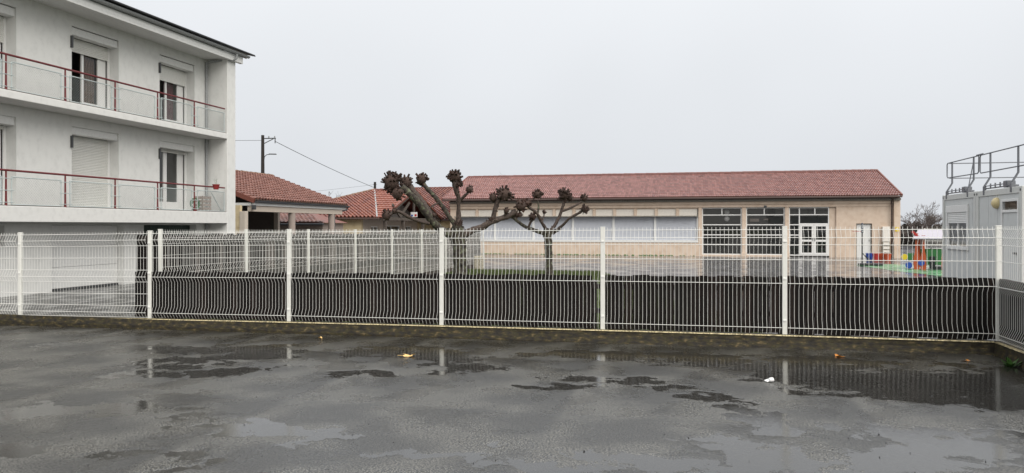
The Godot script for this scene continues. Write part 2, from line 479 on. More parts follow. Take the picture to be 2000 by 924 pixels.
# wire panel profile: metres below the post top, and how far the fold stands out
const FOLD := [[0.0, 0.0], [0.04, 0.0], [0.15, 0.055], [0.25, 0.0], [0.67, 0.0], [0.785, 0.055], [0.875, 0.0], [1.285, 0.0], [1.40, 0.055], [1.49, 0.0]]
const ROWS := [[0.04, 0.0], [0.15, 0.055], [0.25, 0.0], [0.46, 0.0], [0.67, 0.0], [0.785, 0.055], [0.875, 0.0], [1.08, 0.0], [1.285, 0.0], [1.40, 0.055], [1.485, 0.0]]

func wire_mesh(out: Vector3, r: float) -> ArrayMesh:
	var m := MB.new()
	var pts := []
	var rs := []
	for f in FOLD:
		pts.append(Vector3(0, -f[0], 0) + out * f[1])
		rs.append(r)
	m.tube(pts, rs, 4)
	return m.mesh()

func mesh_fence(node: Node3D, ends: Array, tops: Array, out: Vector3, post_h: float, split: Array, boarded: Array, r := 0.0040, first_post := true) -> void:
	# ends: post positions (x, z); tops: height of each post's top; split[i]: panel i's wires become parts of their own
	var wm := wire_mesh(out, r * 0.64)
	var cap := MB.new()
	var along: Vector3 = (ends[1] - ends[0]).normalized()
	for i in ends.size():
		if i == 0 and not first_post:
			continue
		var pm := MB.new()
		var bs := Basis(along, Vector3.UP, along.cross(Vector3.UP))
		pm.obox(Transform3D(bs, Vector3(0, -post_h * 0.5, 0)), Vector3(0.066, post_h, 0.052), 0.006)
		pm.obox(Transform3D(bs, Vector3(0, 0.004, 0)), Vector3(0.07, 0.012, 0.056), 0.004)
		var po := put("post", pm.mesh(), M.post_white, node, Transform3D(Basis(), ends[i] + Vector3(0, tops[i], 0)))
		if i < ends.size() - 1 and split[i]:
			for t in [0.2, 0.72, 1.3]:
				var cm := MB.new()
				cm.obox(Transform3D(bs, Vector3(0, -t, 0) + out * 0.03), Vector3(0.05, 0.03, 0.012), 0.003)
				put("clip", cm.mesh(), M.fence_white, po)
	for i in ends.size() - 1:
		var p: Vector3 = ends[i] + Vector3(0, tops[i], 0)
		var q: Vector3 = ends[i + 1] + Vector3(0, tops[i + 1], 0)
		var s := (q - p).normalized()
		p += s * 0.038
		q -= s * 0.038
		var hm := MB.new()
		for f in ROWS:
			if boarded[i] and f[0] > 0.6 and f[1] == 0.0:
				continue   # this rod lies inside the boards
			var o: Vector3 = Vector3(0, -f[0], 0) + out * (f[1] + r * 1.6)
			hm.rod(p + o, q + o, r * 1.05, 5)
		var panel := obj("wire_panel", hm, M.fence_white, node)
		var n := 43
		if split[i]:
			for k in n:
				var at: Vector3 = p.lerp(q, (k + 0.5) / n)
				put("wire", wm, M.fence_white, panel, Transform3D(Basis(), at))
		else:
			var am := MB.new()
			for k in n:
				var at: Vector3 = p.lerp(q, (k + 0.5) / n)
				var pts := []
				var rs := []
				for f in FOLD:
					pts.append(at + Vector3(0, -f[0], 0) + out * f[1])
					rs.append(r)
				am.tube(pts, rs, 4, false)
			stuff(obj("wire", am, M.fence_white, panel))

func window_set(parent: Node3D, along: String, p: float, depth: float, u0: float, u1: float, y0: float, y1: float, fw: float, ups: Array, cross: Array, mt: Material, called := "window") -> MeshInstance3D:
	# frame with uprights at ups and crossbars at cross (u0, u1, y), panes behind; depth > 0 goes inwards
	var m := MB.new()
	slab_box(m, along, p, p + depth, u0, u0 + fw, y0, y1, 0.004)
	slab_box(m, along, p, p + depth, u1 - fw, u1, y0, y1, 0.004)
	slab_box(m, along, p, p + depth, u0 + fw, u1 - fw, y1 - fw, y1, 0.004)
	slab_box(m, along, p, p + depth, u0 + fw, u1 - fw, y0, y0 + fw, 0.004)
	for u in ups:
		slab_box(m, along, p + depth * 0.06, p + depth * 0.94, u[0] - fw * 0.5, u[0] + fw * 0.5, maxf(u[1], y0 + fw), minf(u[2], y1 - fw), 0.004)
	for c in cross:
		slab_box(m, along, p + depth * 0.12, p + depth * 0.88, maxf(c[0], u0 + fw), minf(c[1], u1 - fw), c[2] - fw * 0.5, c[2] + fw * 0.5, 0.004)
	return obj(called, m, mt, parent)

func pane(parent: Node3D, along: String, p: float, u0: float, u1: float, y0: float, y1: float) -> void:
	var m := MB.new()
	var a := V(u0, y0, p) if along == "a" else V(p, y0, u0)
	var b := V(u1, y0, p) if along == "a" else V(p, y0, u1)
	var up := Vector3(0, y1 - y0, 0)
	m.quad(a, b, b + up, a + up, Vector3(0, 0, 1) if along == "a" else Vector3(1, 0, 0))
	obj("pane", m, M.glass, parent)

func curtain(parent: Node3D, along: String, p: float, u0: float, u1: float, y0: float, y1: float, mt: Material) -> void:
	var m := MB.new()
	var n := 24
	var pts := []
	for k in n + 1:
		var u := lerpf(u0, u1, float(k) / n)
		pts.append([u, p + 0.025 * sin(k * 1.55) + 0.008 * sin(k * 3.1)])
	for k in n:
		var s: Array = pts[k]
		var e: Array = pts[k + 1]
		if along == "a":
			m.quad(V(s[0], y0, s[1]), V(e[0], y0, e[1]), V(e[0], y1, e[1]), V(s[0], y1, s[1]), Vector3(0, 0, 1))
		else:
			m.quad(V(s[1], y0, s[0]), V(e[1], y0, e[0]), V(e[1], y1, e[0]), V(s[1], y1, s[0]), Vector3(1, 0, 0))
	obj("curtain", m, mt, parent)

func slats(parent: Node3D, along: String, p: float, u0: float, u1: float, y0: float, y1: float, pitch: float, mt: Material, sgn := 1.0, called := "roller_shutter") -> MeshInstance3D:
	var m := MB.new()
	var n := maxi(1, int(round((y1 - y0) / pitch)))
	var h := (y1 - y0) / n
	for k in n:
		var b := y0 + k * h
		var prof := [[0.0, 0.0], [0.006, 0.012], [h * 0.5, 0.016], [h - 0.006, 0.012], [h, 0.0]]
		for e in 4:
			var s0: Array = prof[e]
			var s1: Array = prof[e + 1]
			var p0: float = p + sgn * s0[1]
			var p1: float = p + sgn * s1[1]
			if along == "a":
				m.quad(V(u0, b + s0[0], p0), V(u1, b + s0[0], p0), V(u1, b + s1[0], p1), V(u0, b + s1[0], p1), Vector3(0, 0, -sgn))
			else:
				m.quad(V(p0, b + s0[0], u0), V(p0, b + s0[0], u1), V(p1, b + s1[0], u1), V(p1, b + s1[0], u0), Vector3(sgn, 0, 0))
	return obj(called, m, mt, parent)

# ------------------------------------------------------------------ ground
func base_y(a: float) -> float:
	return 0.0072 * a

# hollows in the asphalt: centre a, b, half width across and along the view axis of the yard, depth
const HOLLOWS := [[1.06,8.98,0.44,0.99,1.0],[1.58,8.84,0.68,0.93,1.0],[2.17,8.71,0.71,0.82,1.0],[2.72,8.59,0.69,0.91,1.0],[3.25,8.65,0.47,0.90,1.0],[1.42,9.99,0.71,0.36,0.8],[3.36,9.48,0.52,0.40,0.7],[2.12,9.91,0.38,0.20,0.5],[2.97,9.72,0.54,0.22,0.6],[-1.69,9.82,0.51,0.32,0.7],[-1.07,9.81,0.40,0.47,0.9],[-0.41,9.89,0.74,0.31,0.7],[0.23,9.70,0.71,0.32,0.8],[0.70,9.43,0.31,0.46,0.9],[-1.30,8.25,0.32,0.13,0.9],[-1.47,7.77,0.38,0.18,0.9],[-1.08,7.92,0.16,0.10,0.7],[-0.62,8.28,0.34,0.14,0.9],[-0.23,8.00,0.30,0.17,1.0],[0.18,7.66,0.26,0.13,0.9],[-3.95,9.61,0.71,0.47,0.9],[-3.29,9.43,0.41,0.56,0.9],[-2.73,8.59,0.37,0.23,0.6],[-3.89,8.02,0.30,0.22,0.9],[-4.96,8.15,0.16,0.13,0.8],[-3.16,9.06,0.20,0.89,0.6],[-2.84,9.14,0.26,0.37,0.6],[-6.52,9.25,1.09,0.41,0.8],[-5.64,9.02,0.49,0.50,0.8],[-6.29,8.50,0.60,0.35,0.7],[-6.17,7.76,0.31,0.33,0.7],[-5.45,7.73,0.36,0.28,0.8],[-6.74,8.19,0.16,1.11,0.7],[-9.25,9.17,0.46,0.15,0.3],[-8.66,9.42,0.31,0.15,0.3],[-3.46,5.70,0.39,0.20,0.9],[-3.07,5.50,0.23,0.21,1.0],[-4.30,5.81,0.46,0.16,0.8],[-3.93,5.58,0.26,0.13,0.6],[-5.85,5.86,0.93,0.24,0.5],[-5.15,4.67,0.24,0.24,0.6],[-1.97,5.31,0.23,0.14,0.9],[-1.66,5.36,0.21,0.13,0.9],[-1.35,5.21,0.22,0.09,0.5],[1.65,6.62,0.46,0.24,0.8],[1.92,6.40,0.48,0.35,1.0],[1.45,5.83,0.48,0.28,0.9],[2.20,6.20,0.23,0.25,0.6],[2.50,6.74,0.21,0.14,0.7],[0.59,6.75,0.27,0.37,0.7],[0.44,5.90,0.35,0.31,0.7],[0.74,5.66,0.40,0.25,0.8],[-0.37,5.39,0.44,0.18,0.7],[-1.05,5.22,0.22,0.14,0.6],[0.45,7.30,0.29,0.18,0.5],[-4.01,4.82,0.35,0.13,0.6],[-3.60,4.60,0.22,0.10,0.5],[0.77,5.39,0.70,0.16,0.8]]

func build_ground() -> void:
	var g := MB.new()   # the land all round, out to the horizon
	g.quadn(V(-900, -0.5, -300), V(900, -0.5, -300), V(900, -0.5, 1500), V(-900, -0.5, 1500), Vector3.UP)
	struct("ground", g, M.earth)
	# car park: a fine grid with real hollows that hold the rain water
	var a0 := -14.2
	var a1 := 3.8
	var b0 := 3.6
	var b1 := 10.86
	var st := 0.023
	var na := int((a1 - a0) / st)
	var nb := int((b1 - b0) / st)
	var hs := PackedFloat32Array()
	hs.resize((na + 1) * (nb + 1))
	hs.fill(-9.0)
	var ct := cos(deg_to_rad(TURN))
	var sn := sin(deg_to_rad(TURN))
	var zw := FastNoiseLite.new()
	zw.seed = 23; zw.frequency = 1.7; zw.fractal_octaves = 5; zw.fractal_gain = 0.6
	var wa := PackedFloat32Array()
	var wb := PackedFloat32Array()
	wa.resize(hs.size()); wb.resize(hs.size())
	for j in nb + 1:
		for i in na + 1:
			var k := j * (na + 1) + i
			wa[k] = 0.55 * zw.get_noise_2d(a0 + i * st, b0 + j * st)
			wb[k] = 0.34 * zw.get_noise_2d(a0 + i * st + 50.0, b0 + j * st)
	for h in HOLLOWS:
		var ra := maxf(h[2], h[3]) * 1.6 + 0.3
		var i0 := clampi(int((h[0] - ra - a0) / st), 0, na)
		var i1 := clampi(int((h[0] + ra - a0) / st), 0, na)
		var j0 := clampi(int((h[1] - ra - b0) / st), 0, nb)
		var j1 := clampi(int((h[1] + ra - b0) / st), 0, nb)
		for j in range(j0, j1 + 1):
			for i in range(i0, i1 + 1):
				var k := j * (na + 1) + i
				var da: float = a0 + i * st - h[0] + wa[k]
				var db: float = b0 + j * st - h[1] + wb[k]
				var x: float = (da * ct + db * sn) / h[2]
				var y: float = (-da * sn + db * ct) / h[3]
				var f: float = h[4] * (1.0 - x * x - y * y)
				if f > hs[k]:
					hs[k] = f
	var z1 := FastNoiseLite.new()
	z1.seed = 21; z1.frequency = 1.1; z1.fractal_octaves = 5; z1.fractal_gain = 0.6
	var z2 := FastNoiseLite.new()
	z2.seed = 22; z2.frequency = 27.0; z2.fractal_octaves = 3; z2.fractal_gain = 0.65
	var m := MB.new()
	var y_at := PackedFloat32Array()
	y_at.resize(hs.size())
	for j in nb + 1:
		for i in na + 1:
			var a := a0 + i * st
			var b := b0 + j * st
			var k := j * (na + 1) + i
			var f := maxf(hs[k], -1.2) + 1.25 * z1.get_noise_2d(a * 0.8, b * 1.5)
			var dip := 0.0065 * clampf(f - 0.05, -0.6, 1.0)
			y_at[k] = base_y(a) - dip + 0.0034 * z2.get_noise_2d(a * 0.9, b * 1.0)
	m.v.resize(hs.size()); m.n.resize(hs.size()); m.c.resize(hs.size())
	for j in nb + 1:
		for i in na + 1:
			var k := j * (na + 1) + i
			m.v[k] = V(a0 + i * st, y_at[k], b0 + j * st)
			var l := y_at[k - 1] if i > 0 else y_at[k]
			var r := y_at[k + 1] if i < na else y_at[k]
			var d := y_at[k - na - 1] if j > 0 else y_at[k]
			var u := y_at[k + na + 1] if j < nb else y_at[k]
			m.n[k] = Vector3((l - r) / (2 * st), 1.0, (u - d) / (2 * st)).normalized()
			m.c[k] = Color(1, 1, 1)
	var ix := PackedInt32Array()
	ix.resize(na * nb * 6)
	var q := 0
	for j in nb:
		for i in na:
			var k := j * (na + 1) + i
			ix[q] = k; ix[q + 1] = k + na + 1; ix[q + 2] = k + 1
			ix[q + 3] = k + 1; ix[q + 4] = k + na + 1; ix[q + 5] = k + na + 2
			q += 6
	m.ix = ix
	struct("car_park", m, M.asphalt)
	var m2 := MB.new()   # the rest of the car park, round and behind the viewer
	m2.quadn(V(-40, -0.29, -40), V(-14.2, -0.098, -40), V(-14.2, -0.098, 10.86), V(-40, -0.29, 10.86), Vector3.UP)
	m2.quadn(V(-14.2, -0.098, -40), V(0, 0.0, -40), V(0, 0.0, 3.6), V(-14.2, -0.098, 3.6), Vector3.UP)
	m2.quadn(V(0, 0.0, -40), V(3.8, 0.027, -40), V(3.8, 0.027, 3.6), V(0, 0.0, 3.6), Vector3.UP)
	struct("car_park", m2, M.asphalt)
	for r in [[-13.0, -4.8, 7.4, 10.6], [-4.8, -2.2, 7.4, 10.6], [-2.2, 0.0, 7.4, 10.6], [0.0, 3.78, 7.4, 10.6], [-8.0, -2.5, 3.7, 7.4], [-2.5, -0.7, 3.7, 7.4], [-0.7, 3.78, 3.7, 7.4]]:
		var w := MB.new()
		w.quad(V(r[0], base_y(r[0]), r[2]), V(r[1], base_y(r[1]), r[2]), V(r[1], base_y(r[1]), r[3]), V(r[0], base_y(r[0]), r[3]), Vector3.UP)
		struct("puddle", w, M.water)
	# garage drive behind the fence, school yard, grass strip, green soft-fall surface
	var d1 := MB.new()
	d1.quad(V(-40, -0.02, 11.0), V(-9.6, -0.02, 11.0), V(-9.6, -0.02, 27.5), V(-40, -0.02, 27.5), Vector3.UP)
	struct("garage_drive", d1, M.drive)
	var y1 := MB.new()
	y1.quad(V(-9.3, -0.19, 29.0), V(60, -0.19, 29.0), V(60, -0.32, 52.2), V(-9.3, -0.32, 52.2), Vector3.UP)
	y1.quad(V(1.2, -0.06, 11.9), V(60, -0.06, 11.9), V(60, -0.19, 29.0), V(-3.5, -0.19, 29.0), Vector3.UP)
	y1.quad(V(4.0, -0.06, -20), V(60, -0.06, -20), V(60, -0.06, 11.9), V(4.0, -0.06, 11.9), Vector3.UP)
	y1.quad(V(12.9, -0.32, 52.2), V(60, -0.32, 52.2), V(60, -0.40, 92), V(12.9, -0.40, 92), Vector3.UP)
	y1.quad(V(-40, -0.25, 27.5), V(-9.3, -0.25, 27.5), V(-9.3, -0.32, 60), V(-40, -0.32, 60), Vector3.UP)
	struct("school_yard", y1, M.court)
	var gr := MB.new()
	gr.quad(V(-9.6, -0.05, 11.0), V(1.6, -0.05, 11.0), V(-3.5, -0.155, 29.5), V(-9.6, -0.155, 29.5), Vector3.UP)
	gr.quad(V(1.6, -0.05, 11.0), V(4.0, -0.05, 11.0), V(4.0, -0.05, 11.9), V(1.35, -0.05, 11.9), Vector3.UP)
	struct("lawn", gr, M.earth)
	var gs := MB.new()
	var ring := [V(7.9, 0, 40.3), V(9.0, 0, 42.2), V(10.4, 0, 41.5), V(13.5, 0, 38.5), V(13.5, 0, 31.0), V(9.2, 0, 31.4), V(8.5, 0, 34.5)]
	for i in range(1, ring.size() - 1):
		var y := func(p: Vector3) -> Vector3: return Vector3(p.x, -0.19 - (-p.z - 29.0) * 0.13 / 23.2 + 0.006, p.z)
		gs.tri(y.call(ring[0]), y.call(ring[i]), y.call(ring[i + 1]), Vector3.UP)
	struct("green_play_surface", gs, M.green_rubber)
	# grass on the strip: blades
	var bm := MB.new()
	for k in 5:
		var an := TAU * k / 5.0 + 0.3
		var d := Vector3(cos(an), 0, sin(an))
		var s := Vector3(-d.z, 0, d.x) * 0.006
		var tip := d * 0.035 + Vector3(0, 0.075 + 0.012 * k, 0)
		bm.tri(d * 0.01 - s, d * 0.01 + s, tip, Vector3(0, 0.3, 1))
	var mm := MultiMesh.new()
	mm.transform_format = MultiMesh.TRANSFORM_3D
	mm.use_colors = true
	mm.mesh = bm.mesh()
	mm.instance_count = 26000
	for i in mm.instance_count:
		var b := rng.randf_range(11.3, 29.4)
		if i % 3 == 0:
			b = rng.randf_range(26.0, 29.5)
		elif i % 3 == 1:
			b = rng.randf_range(11.3, 14.0)
		var a := rng.randf_range(-9.1, lerpf(1.5, -3.8, (b - 11.0) / 19.4))
		var s := rng.randf_range(0.6, 1.3)
		mm.set_instance_transform(i, Transform3D(Basis(Vector3.UP, rng.randf() * TAU).scaled(Vector3(s, s, s)), V(a, lerpf(-0.05, -0.16, (b - 11.0) / 19.4) - 0.003, b)))
		mm.set_instance_color(i, Color(1, 1, 1).lerp(Color(1.5, 1.15, 0.7), rng.randf()) * rng.randf_range(0.7, 1.2))
	var gi := MultiMeshInstance3D.new()
	gi.name = "grass"
	gi.multimesh = mm
	gi.material_override = M.blade
	add_child(gi, true)
	tag(gi, "short green grass growing on the strip behind the dark boards", "grass")
	stuff(gi)

const POSTS := [-14.45, -11.82, -9.08, -6.42, -3.79, -1.29, 1.24, 3.88]

func kerb_y(a: float) -> float:
	return 0.2 + 0.00764 * (a - 3.88) + 0.024 * maxf(0.0, 1.0 - pow((a + 4.0) / 7.9, 2.0))

func build_kerb() -> void:
	var k := thing("low_wall", "low mossy concrete wall with yellowed top edge under the white fence", "wall")
	# worn block with an uneven face: body and a thin capping line
	var z := FastNoiseLite.new()
	z.seed = 31; z.frequency = 2.2; z.fractal_octaves = 4
	var m := MB.new()
	var t := MB.new()
	var n := 360
	var pts := []
	for i in n + 1:
		pts.append([lerpf(-16.0, 3.81, float(i) / n), 10.86])
	var prev := []
	var build := func(m: MB, t: MB, path: Array, nrm: Vector3, top: Callable) -> void:
		var last := []
		for p in path:
			var ty: float = top.call(p[0], p[1])
			var row := []
			for e in [[-0.25, 0.035], [0.0, 0.03], [0.06, 0.012], [0.11, 0.0], [ty - 0.03, -0.006], [ty - 0.012, 0.0]]:
				var y: float = e[0]
				var at := V(p[0], y, p[1])
				var w: float = e[1] + 0.012 * z.get_noise_3dv(at * 3.0)
				row.append(at + nrm * w)
			row.append(V(p[0], ty + 0.004 * z.get_noise_2d(p[0] * 5.0, p[1] * 5.0), p[1]) - nrm * 0.012)
			row.append(V(p[0], ty, p[1]) - nrm * 0.045)
			row.append(V(p[0], ty, p[1]) - nrm * 0.15)
			row.append(V(p[0], -0.25, p[1]) - nrm * 0.15)
			if last.size():
				for e in row.size() - 1:
					var q: MB = t if e == 5 or e == 6 else m
					q.quad(last[e], row[e], row[e + 1], last[e + 1], nrm if e < 5 else (Vector3.UP + nrm * 0.2) if e < 8 else -nrm)
			last = row
	build.call(m, t, pts, Vector3(0, 0, 1), func(a: float, _b: float) -> float: return kerb_y(a))
	obj("body", m, M.kerb, k)
	obj("top_edge", t, M.kerb_top, k)
	var k2 := thing("low_wall", "low mossy concrete wall returning along the side of the wet car park", "wall")
	m = MB.new(); t = MB.new()
	pts = []
	for i in 121:
		pts.append([3.81, lerpf(10.86, 3.0, i / 120.0)])
	build.call(m, t, pts, Vector3(-1, 0, 0), func(_a: float, b: float) -> float: return 0.2 + 0.002 * (10.86 - b))
	m.box(3.81, 3.95, -0.2, 0.196, 10.86, 11.0)
	obj("body", m, M.kerb, k2)
	obj("top_edge", t, M.kerb_top, k2)

# ------------------------------------------------------------------ fences
func build_fences() -> void:
	var sp := 2.617
	var ends := []
	var tops := []
	for a in POSTS:
		ends.append(V(a, 0, 10.94)); tops.append(kerb_y(a) + 1.5)
	var f := thing("wire_fence", "long white welded wire fence with folded panels along the car park", "fence")
	mesh_fence(f, ends, tops, Vector3(0, 0, 1), 1.5, [false, true, true, true, true, true, true], [false, false, true, true, true, true, true])
	var f2 := thing("wire_fence", "short white wire fence turning the corner in front of the grey cabin", "fence")
	mesh_fence(f2, [V(3.88, 0, 10.94), V(3.88, 0, 8.32), V(3.88, 0, 5.7)], [1.7, 1.705, 1.71], Vector3(-1, 0, 0), 1.5, [true, false], [true, true], 0.0040, false)
	var f3 := thing("wire_fence", "white wire fence running back past the pollarded tree in front of grey boards", "fence")
	ends = []; tops = []
	for k in 9:
		ends.append(V(-9.2, 0, 11.34 + sp * k)); tops.append(1.64 - 0.012 * k)
	mesh_fence(f3, ends, tops, Vector3(1, 0, 0), 1.75, [false, false, false, false, false, false, false, false], [false, false, false, false, false, false, false, false], 0.0025)
	# dark wooden boards behind the front fence
	var bm := []
	for i in 3:
		var m := MB.new()
		m.obox(Transform3D(Basis(), Vector3(0, 0.5, 0)), Vector3(0.1178 - 0.0014 * i, 1.0, 0.02), 0.003)
		bm.append(m.mesh())
	var w := thing("board_fence", "low fence of dark wet brown boards behind the white wire fence", "fence")
	var a := -9.33
	while a < 3.88:
		if not (a > -1.48 and a < -1.38):
			var top := 0.92 + (a + 9.33) * 0.0076 + rng.randf_range(-0.012, 0.010)
			var low := kerb_y(a) + 0.012 + rng.randf_range(-0.01, 0.01)
			var bs := Basis(Vector3(0, 0, 1), rng.randf_range(-0.006, 0.006)) * Basis(Vector3.UP, rng.randf_range(-0.05, 0.05))
			put("board", bm[rng.randi() % 3], M["dark_board%d" % (rng.randi() % 5)], w, Transform3D(bs.scaled_local(Vector3(1, top - low, 1)), V(a, low, 10.9525 + rng.randf_range(-0.002, 0.002))))
		a += 0.1185
	for y in [0.42, 0.78]:
		var m := MB.new()
		m.beam(V(-9.4, y - 0.03, 10.987), V(3.9, y + 0.07, 10.987), 0.04, 0.07)
		obj("rail", m, M.dark_rail, w)
	for pa in [-9.2, -6.7, -4.1, -1.43, 1.2, 3.7]:
		var m := MB.new()
		m.box(pa - 0.035, pa + 0.035, -0.1, 0.9, 11.02, 11.09)
		obj("fence_post", m, M.dark_rail, w)
	var w2 := thing("board_fence", "low fence of nearly black boards behind the corner wire fence", "fence")
	var b := 10.86
	while b > 5.6:
		var top := 1.02 + rng.randf_range(-0.006, 0.006)
		put("board", bm[rng.randi() % 3], M["dark_board%d" % (rng.randi() % 3)], w2, Transform3D(Basis(Vector3.UP, PI / 2 + rng.randf_range(-0.04, 0.04)).scaled_local(Vector3(1, top - 0.23, 1)), V(3.8925, 0.23, b)))
		b -= 0.1185
	var mr := MB.new()
	mr.box(3.92, 3.96, 0.4, 0.47, 5.6, 10.9)
	mr.box(3.92, 3.96, 0.78, 0.85, 5.6, 10.9)
	obj("rail", mr, M.dark_rail, w2)
	for pb in [6.0, 8.4, 10.8]:
		var m := MB.new()
		m.box(3.962, 4.03, -0.1, 0.9, pb - 0.035, pb + 0.035)
		obj("fence_post", m, M.dark_rail, w2)
	# tall weathered boards along the side
	var w3 := thing("board_fence", "tall fence of weathered grey boards with dark brown rails beside the school yard", "fence")
	b = 11.12
	while b < 32.6:
		var top := 1.55 - (b - 11.0) * 0.007 + rng.randf_range(-0.02, 0.02)
		var dark := b < 11.6 or rng.randf() < lerpf(0.9, 0.1, clampf((b - 12.0) / 9.0, 0.0, 1.0))
		var low := 0.02 if b < 11.3 else lerpf(0.05, -0.2, (b - 11.0) / 21.0)
		put("board", bm[rng.randi() % 3], M[("dark_board%d" if dark else "grey_board%d") % (rng.randi() % 5)], w3, Transform3D((Basis(Vector3(1, 0, 0), rng.randf_range(-0.008, 0.008)) * Basis(Vector3.UP, PI / 2 + rng.randf_range(-0.05, 0.05))).scaled_local(Vector3(1, top - low, 1)), V(-9.45 + rng.randf_range(-0.004, 0.004), low, b)))
		b += 0.1225
	for y in [[1.47, 1.33], [0.72, 0.45]]:
		var m := MB.new()
		m.beam(V(-9.415, y[0], 11.1), V(-9.415, y[1], 32.6), 0.035, 0.11)
		obj("rail", m, M.dark_rail, w3)
	b = 11.3
	while b < 33.0:
		var m := MB.new()
		m.box(-9.55, -9.47, -0.3, 1.3, b - 0.04, b + 0.04)
		obj("fence_post", m, M.dark_rail, w3)
		b += 2.6

# ------------------------------------------------------------------ apartment building on the left
func build_apartments() -> void:
	var o := thing("apartment_building", "white apartment block with red handrails on its balconies and garages below", "building")
	var F := -16.3
	var cols := [[9.9, 11.59], [13.28, 14.97], [16.66, 18.35], [20.06, 21.75]]
	var holes := []
	for c in cols:
		holes.append([c[0], c[1], 2.2, 4.4]); holes.append([c[0], c[1], 4.9, 7.12])
	var m := MB.new()
	wall(m, "b", F, F - 0.42, 9.0, 22.4, 1.82, 7.5, holes)
	obj("wall", m, M.white_wall, o)
	m = MB.new()
	wall(m, "b", F - 0.003, F - 0.42, 9.0, 22.4, -0.06, 1.815, [[16.03, 18.55, -0.1, 1.74], [19.37, 21.83, -0.1, 1.74], [12.9, 14.65, 1.2, 1.72]])
	obj("wall", m, M.white_wall, o)
	m = MB.new()   # end wing that closes the balconies
	m.box(-26.0, -15.5, -0.06, 7.62, 22.402, 22.87, 0.01)
	obj("end_wall", m, M.white_wall, o)
	m = MB.new()
	m.box(-26.0, -16.3, -0.06, 7.5, 8.6, 8.998)
	m.box(-26.0, -25.6, -0.06, 7.5, 9.0, 22.4)
	obj("wall", m, M.white_wall, o)
	m = MB.new()
	m.box(-25.6, F - 0.425, 1.6, 2.0, 9.0, 22.4)
	m.box(-25.6, F - 0.425, 4.42, 4.72, 9.0, 22.4)
	m.box(-25.6, F - 0.425, 7.2, 7.45, 9.0, 22.4)
	m.box(-20.2, -20.0, 2.0, 7.2, 9.0, 22.4)
	for b in [12.4, 15.8, 19.2]:
		m.box(-20.0, F - 0.425, 2.0, 4.42, b, b + 0.1)
		m.box(-20.0, F - 0.425, 4.72, 7.2, b, b + 0.1)
	obj("interior", m, M.room, o)
	# balcony slabs with a drip edge
	for s in [[4.69, 4.88, 0.0], [1.80, 2.18, 0.0]]:
		m = MB.new()
		m.box(F + 0.002, -15.5, s[0], s[1], 9.0, 22.4, 0.012)
		obj("balcony_slab", m, M.slab_white, o)
	m = MB.new()
	m.box(F + 0.002, -15.52, 2.182, 2.20, 9.0, 22.38)
	m.box(F + 0.002, -15.52, 4.882, 4.90, 9.0, 22.38)
	obj("balcony_floor", m, M.room_floor, o)
	# eaves: soffit, two fascia steps, gutter, dark roof edge
	m = MB.new()
	m.box(F + 0.002, -15.36, 7.44, 7.498, 8.6, 22.4)
	m.box(-15.48, -15.36, 7.40, 7.62, 8.6, 23.1, 0.006)
	obj("fascia", m, M.trim_white, o)
	m = MB.new()
	var gp := []
	for i in 9:
		var an := PI + PI * i / 8.0
		gp.append(Vector2(-15.27 + 0.075 * cos(an), 7.70 + 0.075 * sin(an)))
	for i in 8:
		m.quad(V(gp[i].x, gp[i].y, 8.6), V(gp[i + 1].x, gp[i + 1].y, 8.6), V(gp[i + 1].x, gp[i + 1].y, 23.3), V(gp[i].x, gp[i].y, 23.3), Vector3(cos(PI + PI * (i + 0.5) / 8.0), sin(PI + PI * (i + 0.5) / 8.0), 0))
	m.box(-15.36, -15.345, 7.62, 7.74, 8.6, 23.3)
	obj("gutter", m, M.zinc_pale, o)
	m = MB.new()
	m.tube([V(-15.27, 7.63, 22.6), V(-15.27, 7.50, 22.6), V(-15.35, 7.42, 22.55), V(-16.1, 7.36, 22.32), V(-16.24, 7.30, 22.30), V(-16.24, -0.05, 22.30)], [0.04, 0.04, 0.04, 0.04, 0.04, 0.04], 10)
	obj("downpipe", m, M.zinc_pale, o)
	m = MB.new()
	m.quad(V(-15.12, 7.76, 8.4), V(-15.12, 7.76, 23.5), V(-21.0, 9.1, 23.5), V(-21.0, 9.1, 8.4), Vector3.UP)
	m.quad(V(-15.12, 7.73, 8.4), V(-15.12, 7.73, 23.5), V(-21.0, 9.07, 23.5), V(-21.0, 9.07, 8.4), Vector3.DOWN)
	m.quad(V(-15.12, 7.73, 8.4), V(-15.12, 7.73, 23.5), V(-15.12, 7.76, 23.5), V(-15.12, 7.76, 8.4), Vector3.RIGHT)
	m.quad(V(-21.0, 9.1, 8.4), V(-21.0, 9.1, 23.5), V(-26.4, 7.9, 23.5), V(-26.4, 7.9, 8.4), Vector3.UP)
	m.quad(V(-15.12, 7.73, 23.5), V(-15.12, 7.76, 23.5), V(-21.0, 9.1, 23.5), V(-21.0, 9.07, 23.5), Vector3(0, 0, -1))
	m.box(-15.2, -15.10, 7.735, 7.78, 8.4, 23.45, 0.008)
	obj("roof", m, M.slate, o)
	m = MB.new()
	m.tri(V(-15.6, 7.6, 22.85), V(-25.9, 7.6, 22.85), V(-21.0, 8.95, 22.85), Vector3(0, 0, -1))
	m.tri(V(-15.6, 7.6, 22.42), V(-25.9, 7.6, 22.42), V(-21.0, 8.95, 22.42), Vector3(0, 0, 1))
	obj("gable", m, M.white_wall, o)
	# windows
	var state := [["half", "half"], ["half", "glass"], ["low_slats", "closed"], ["low_plain", "glass"]]
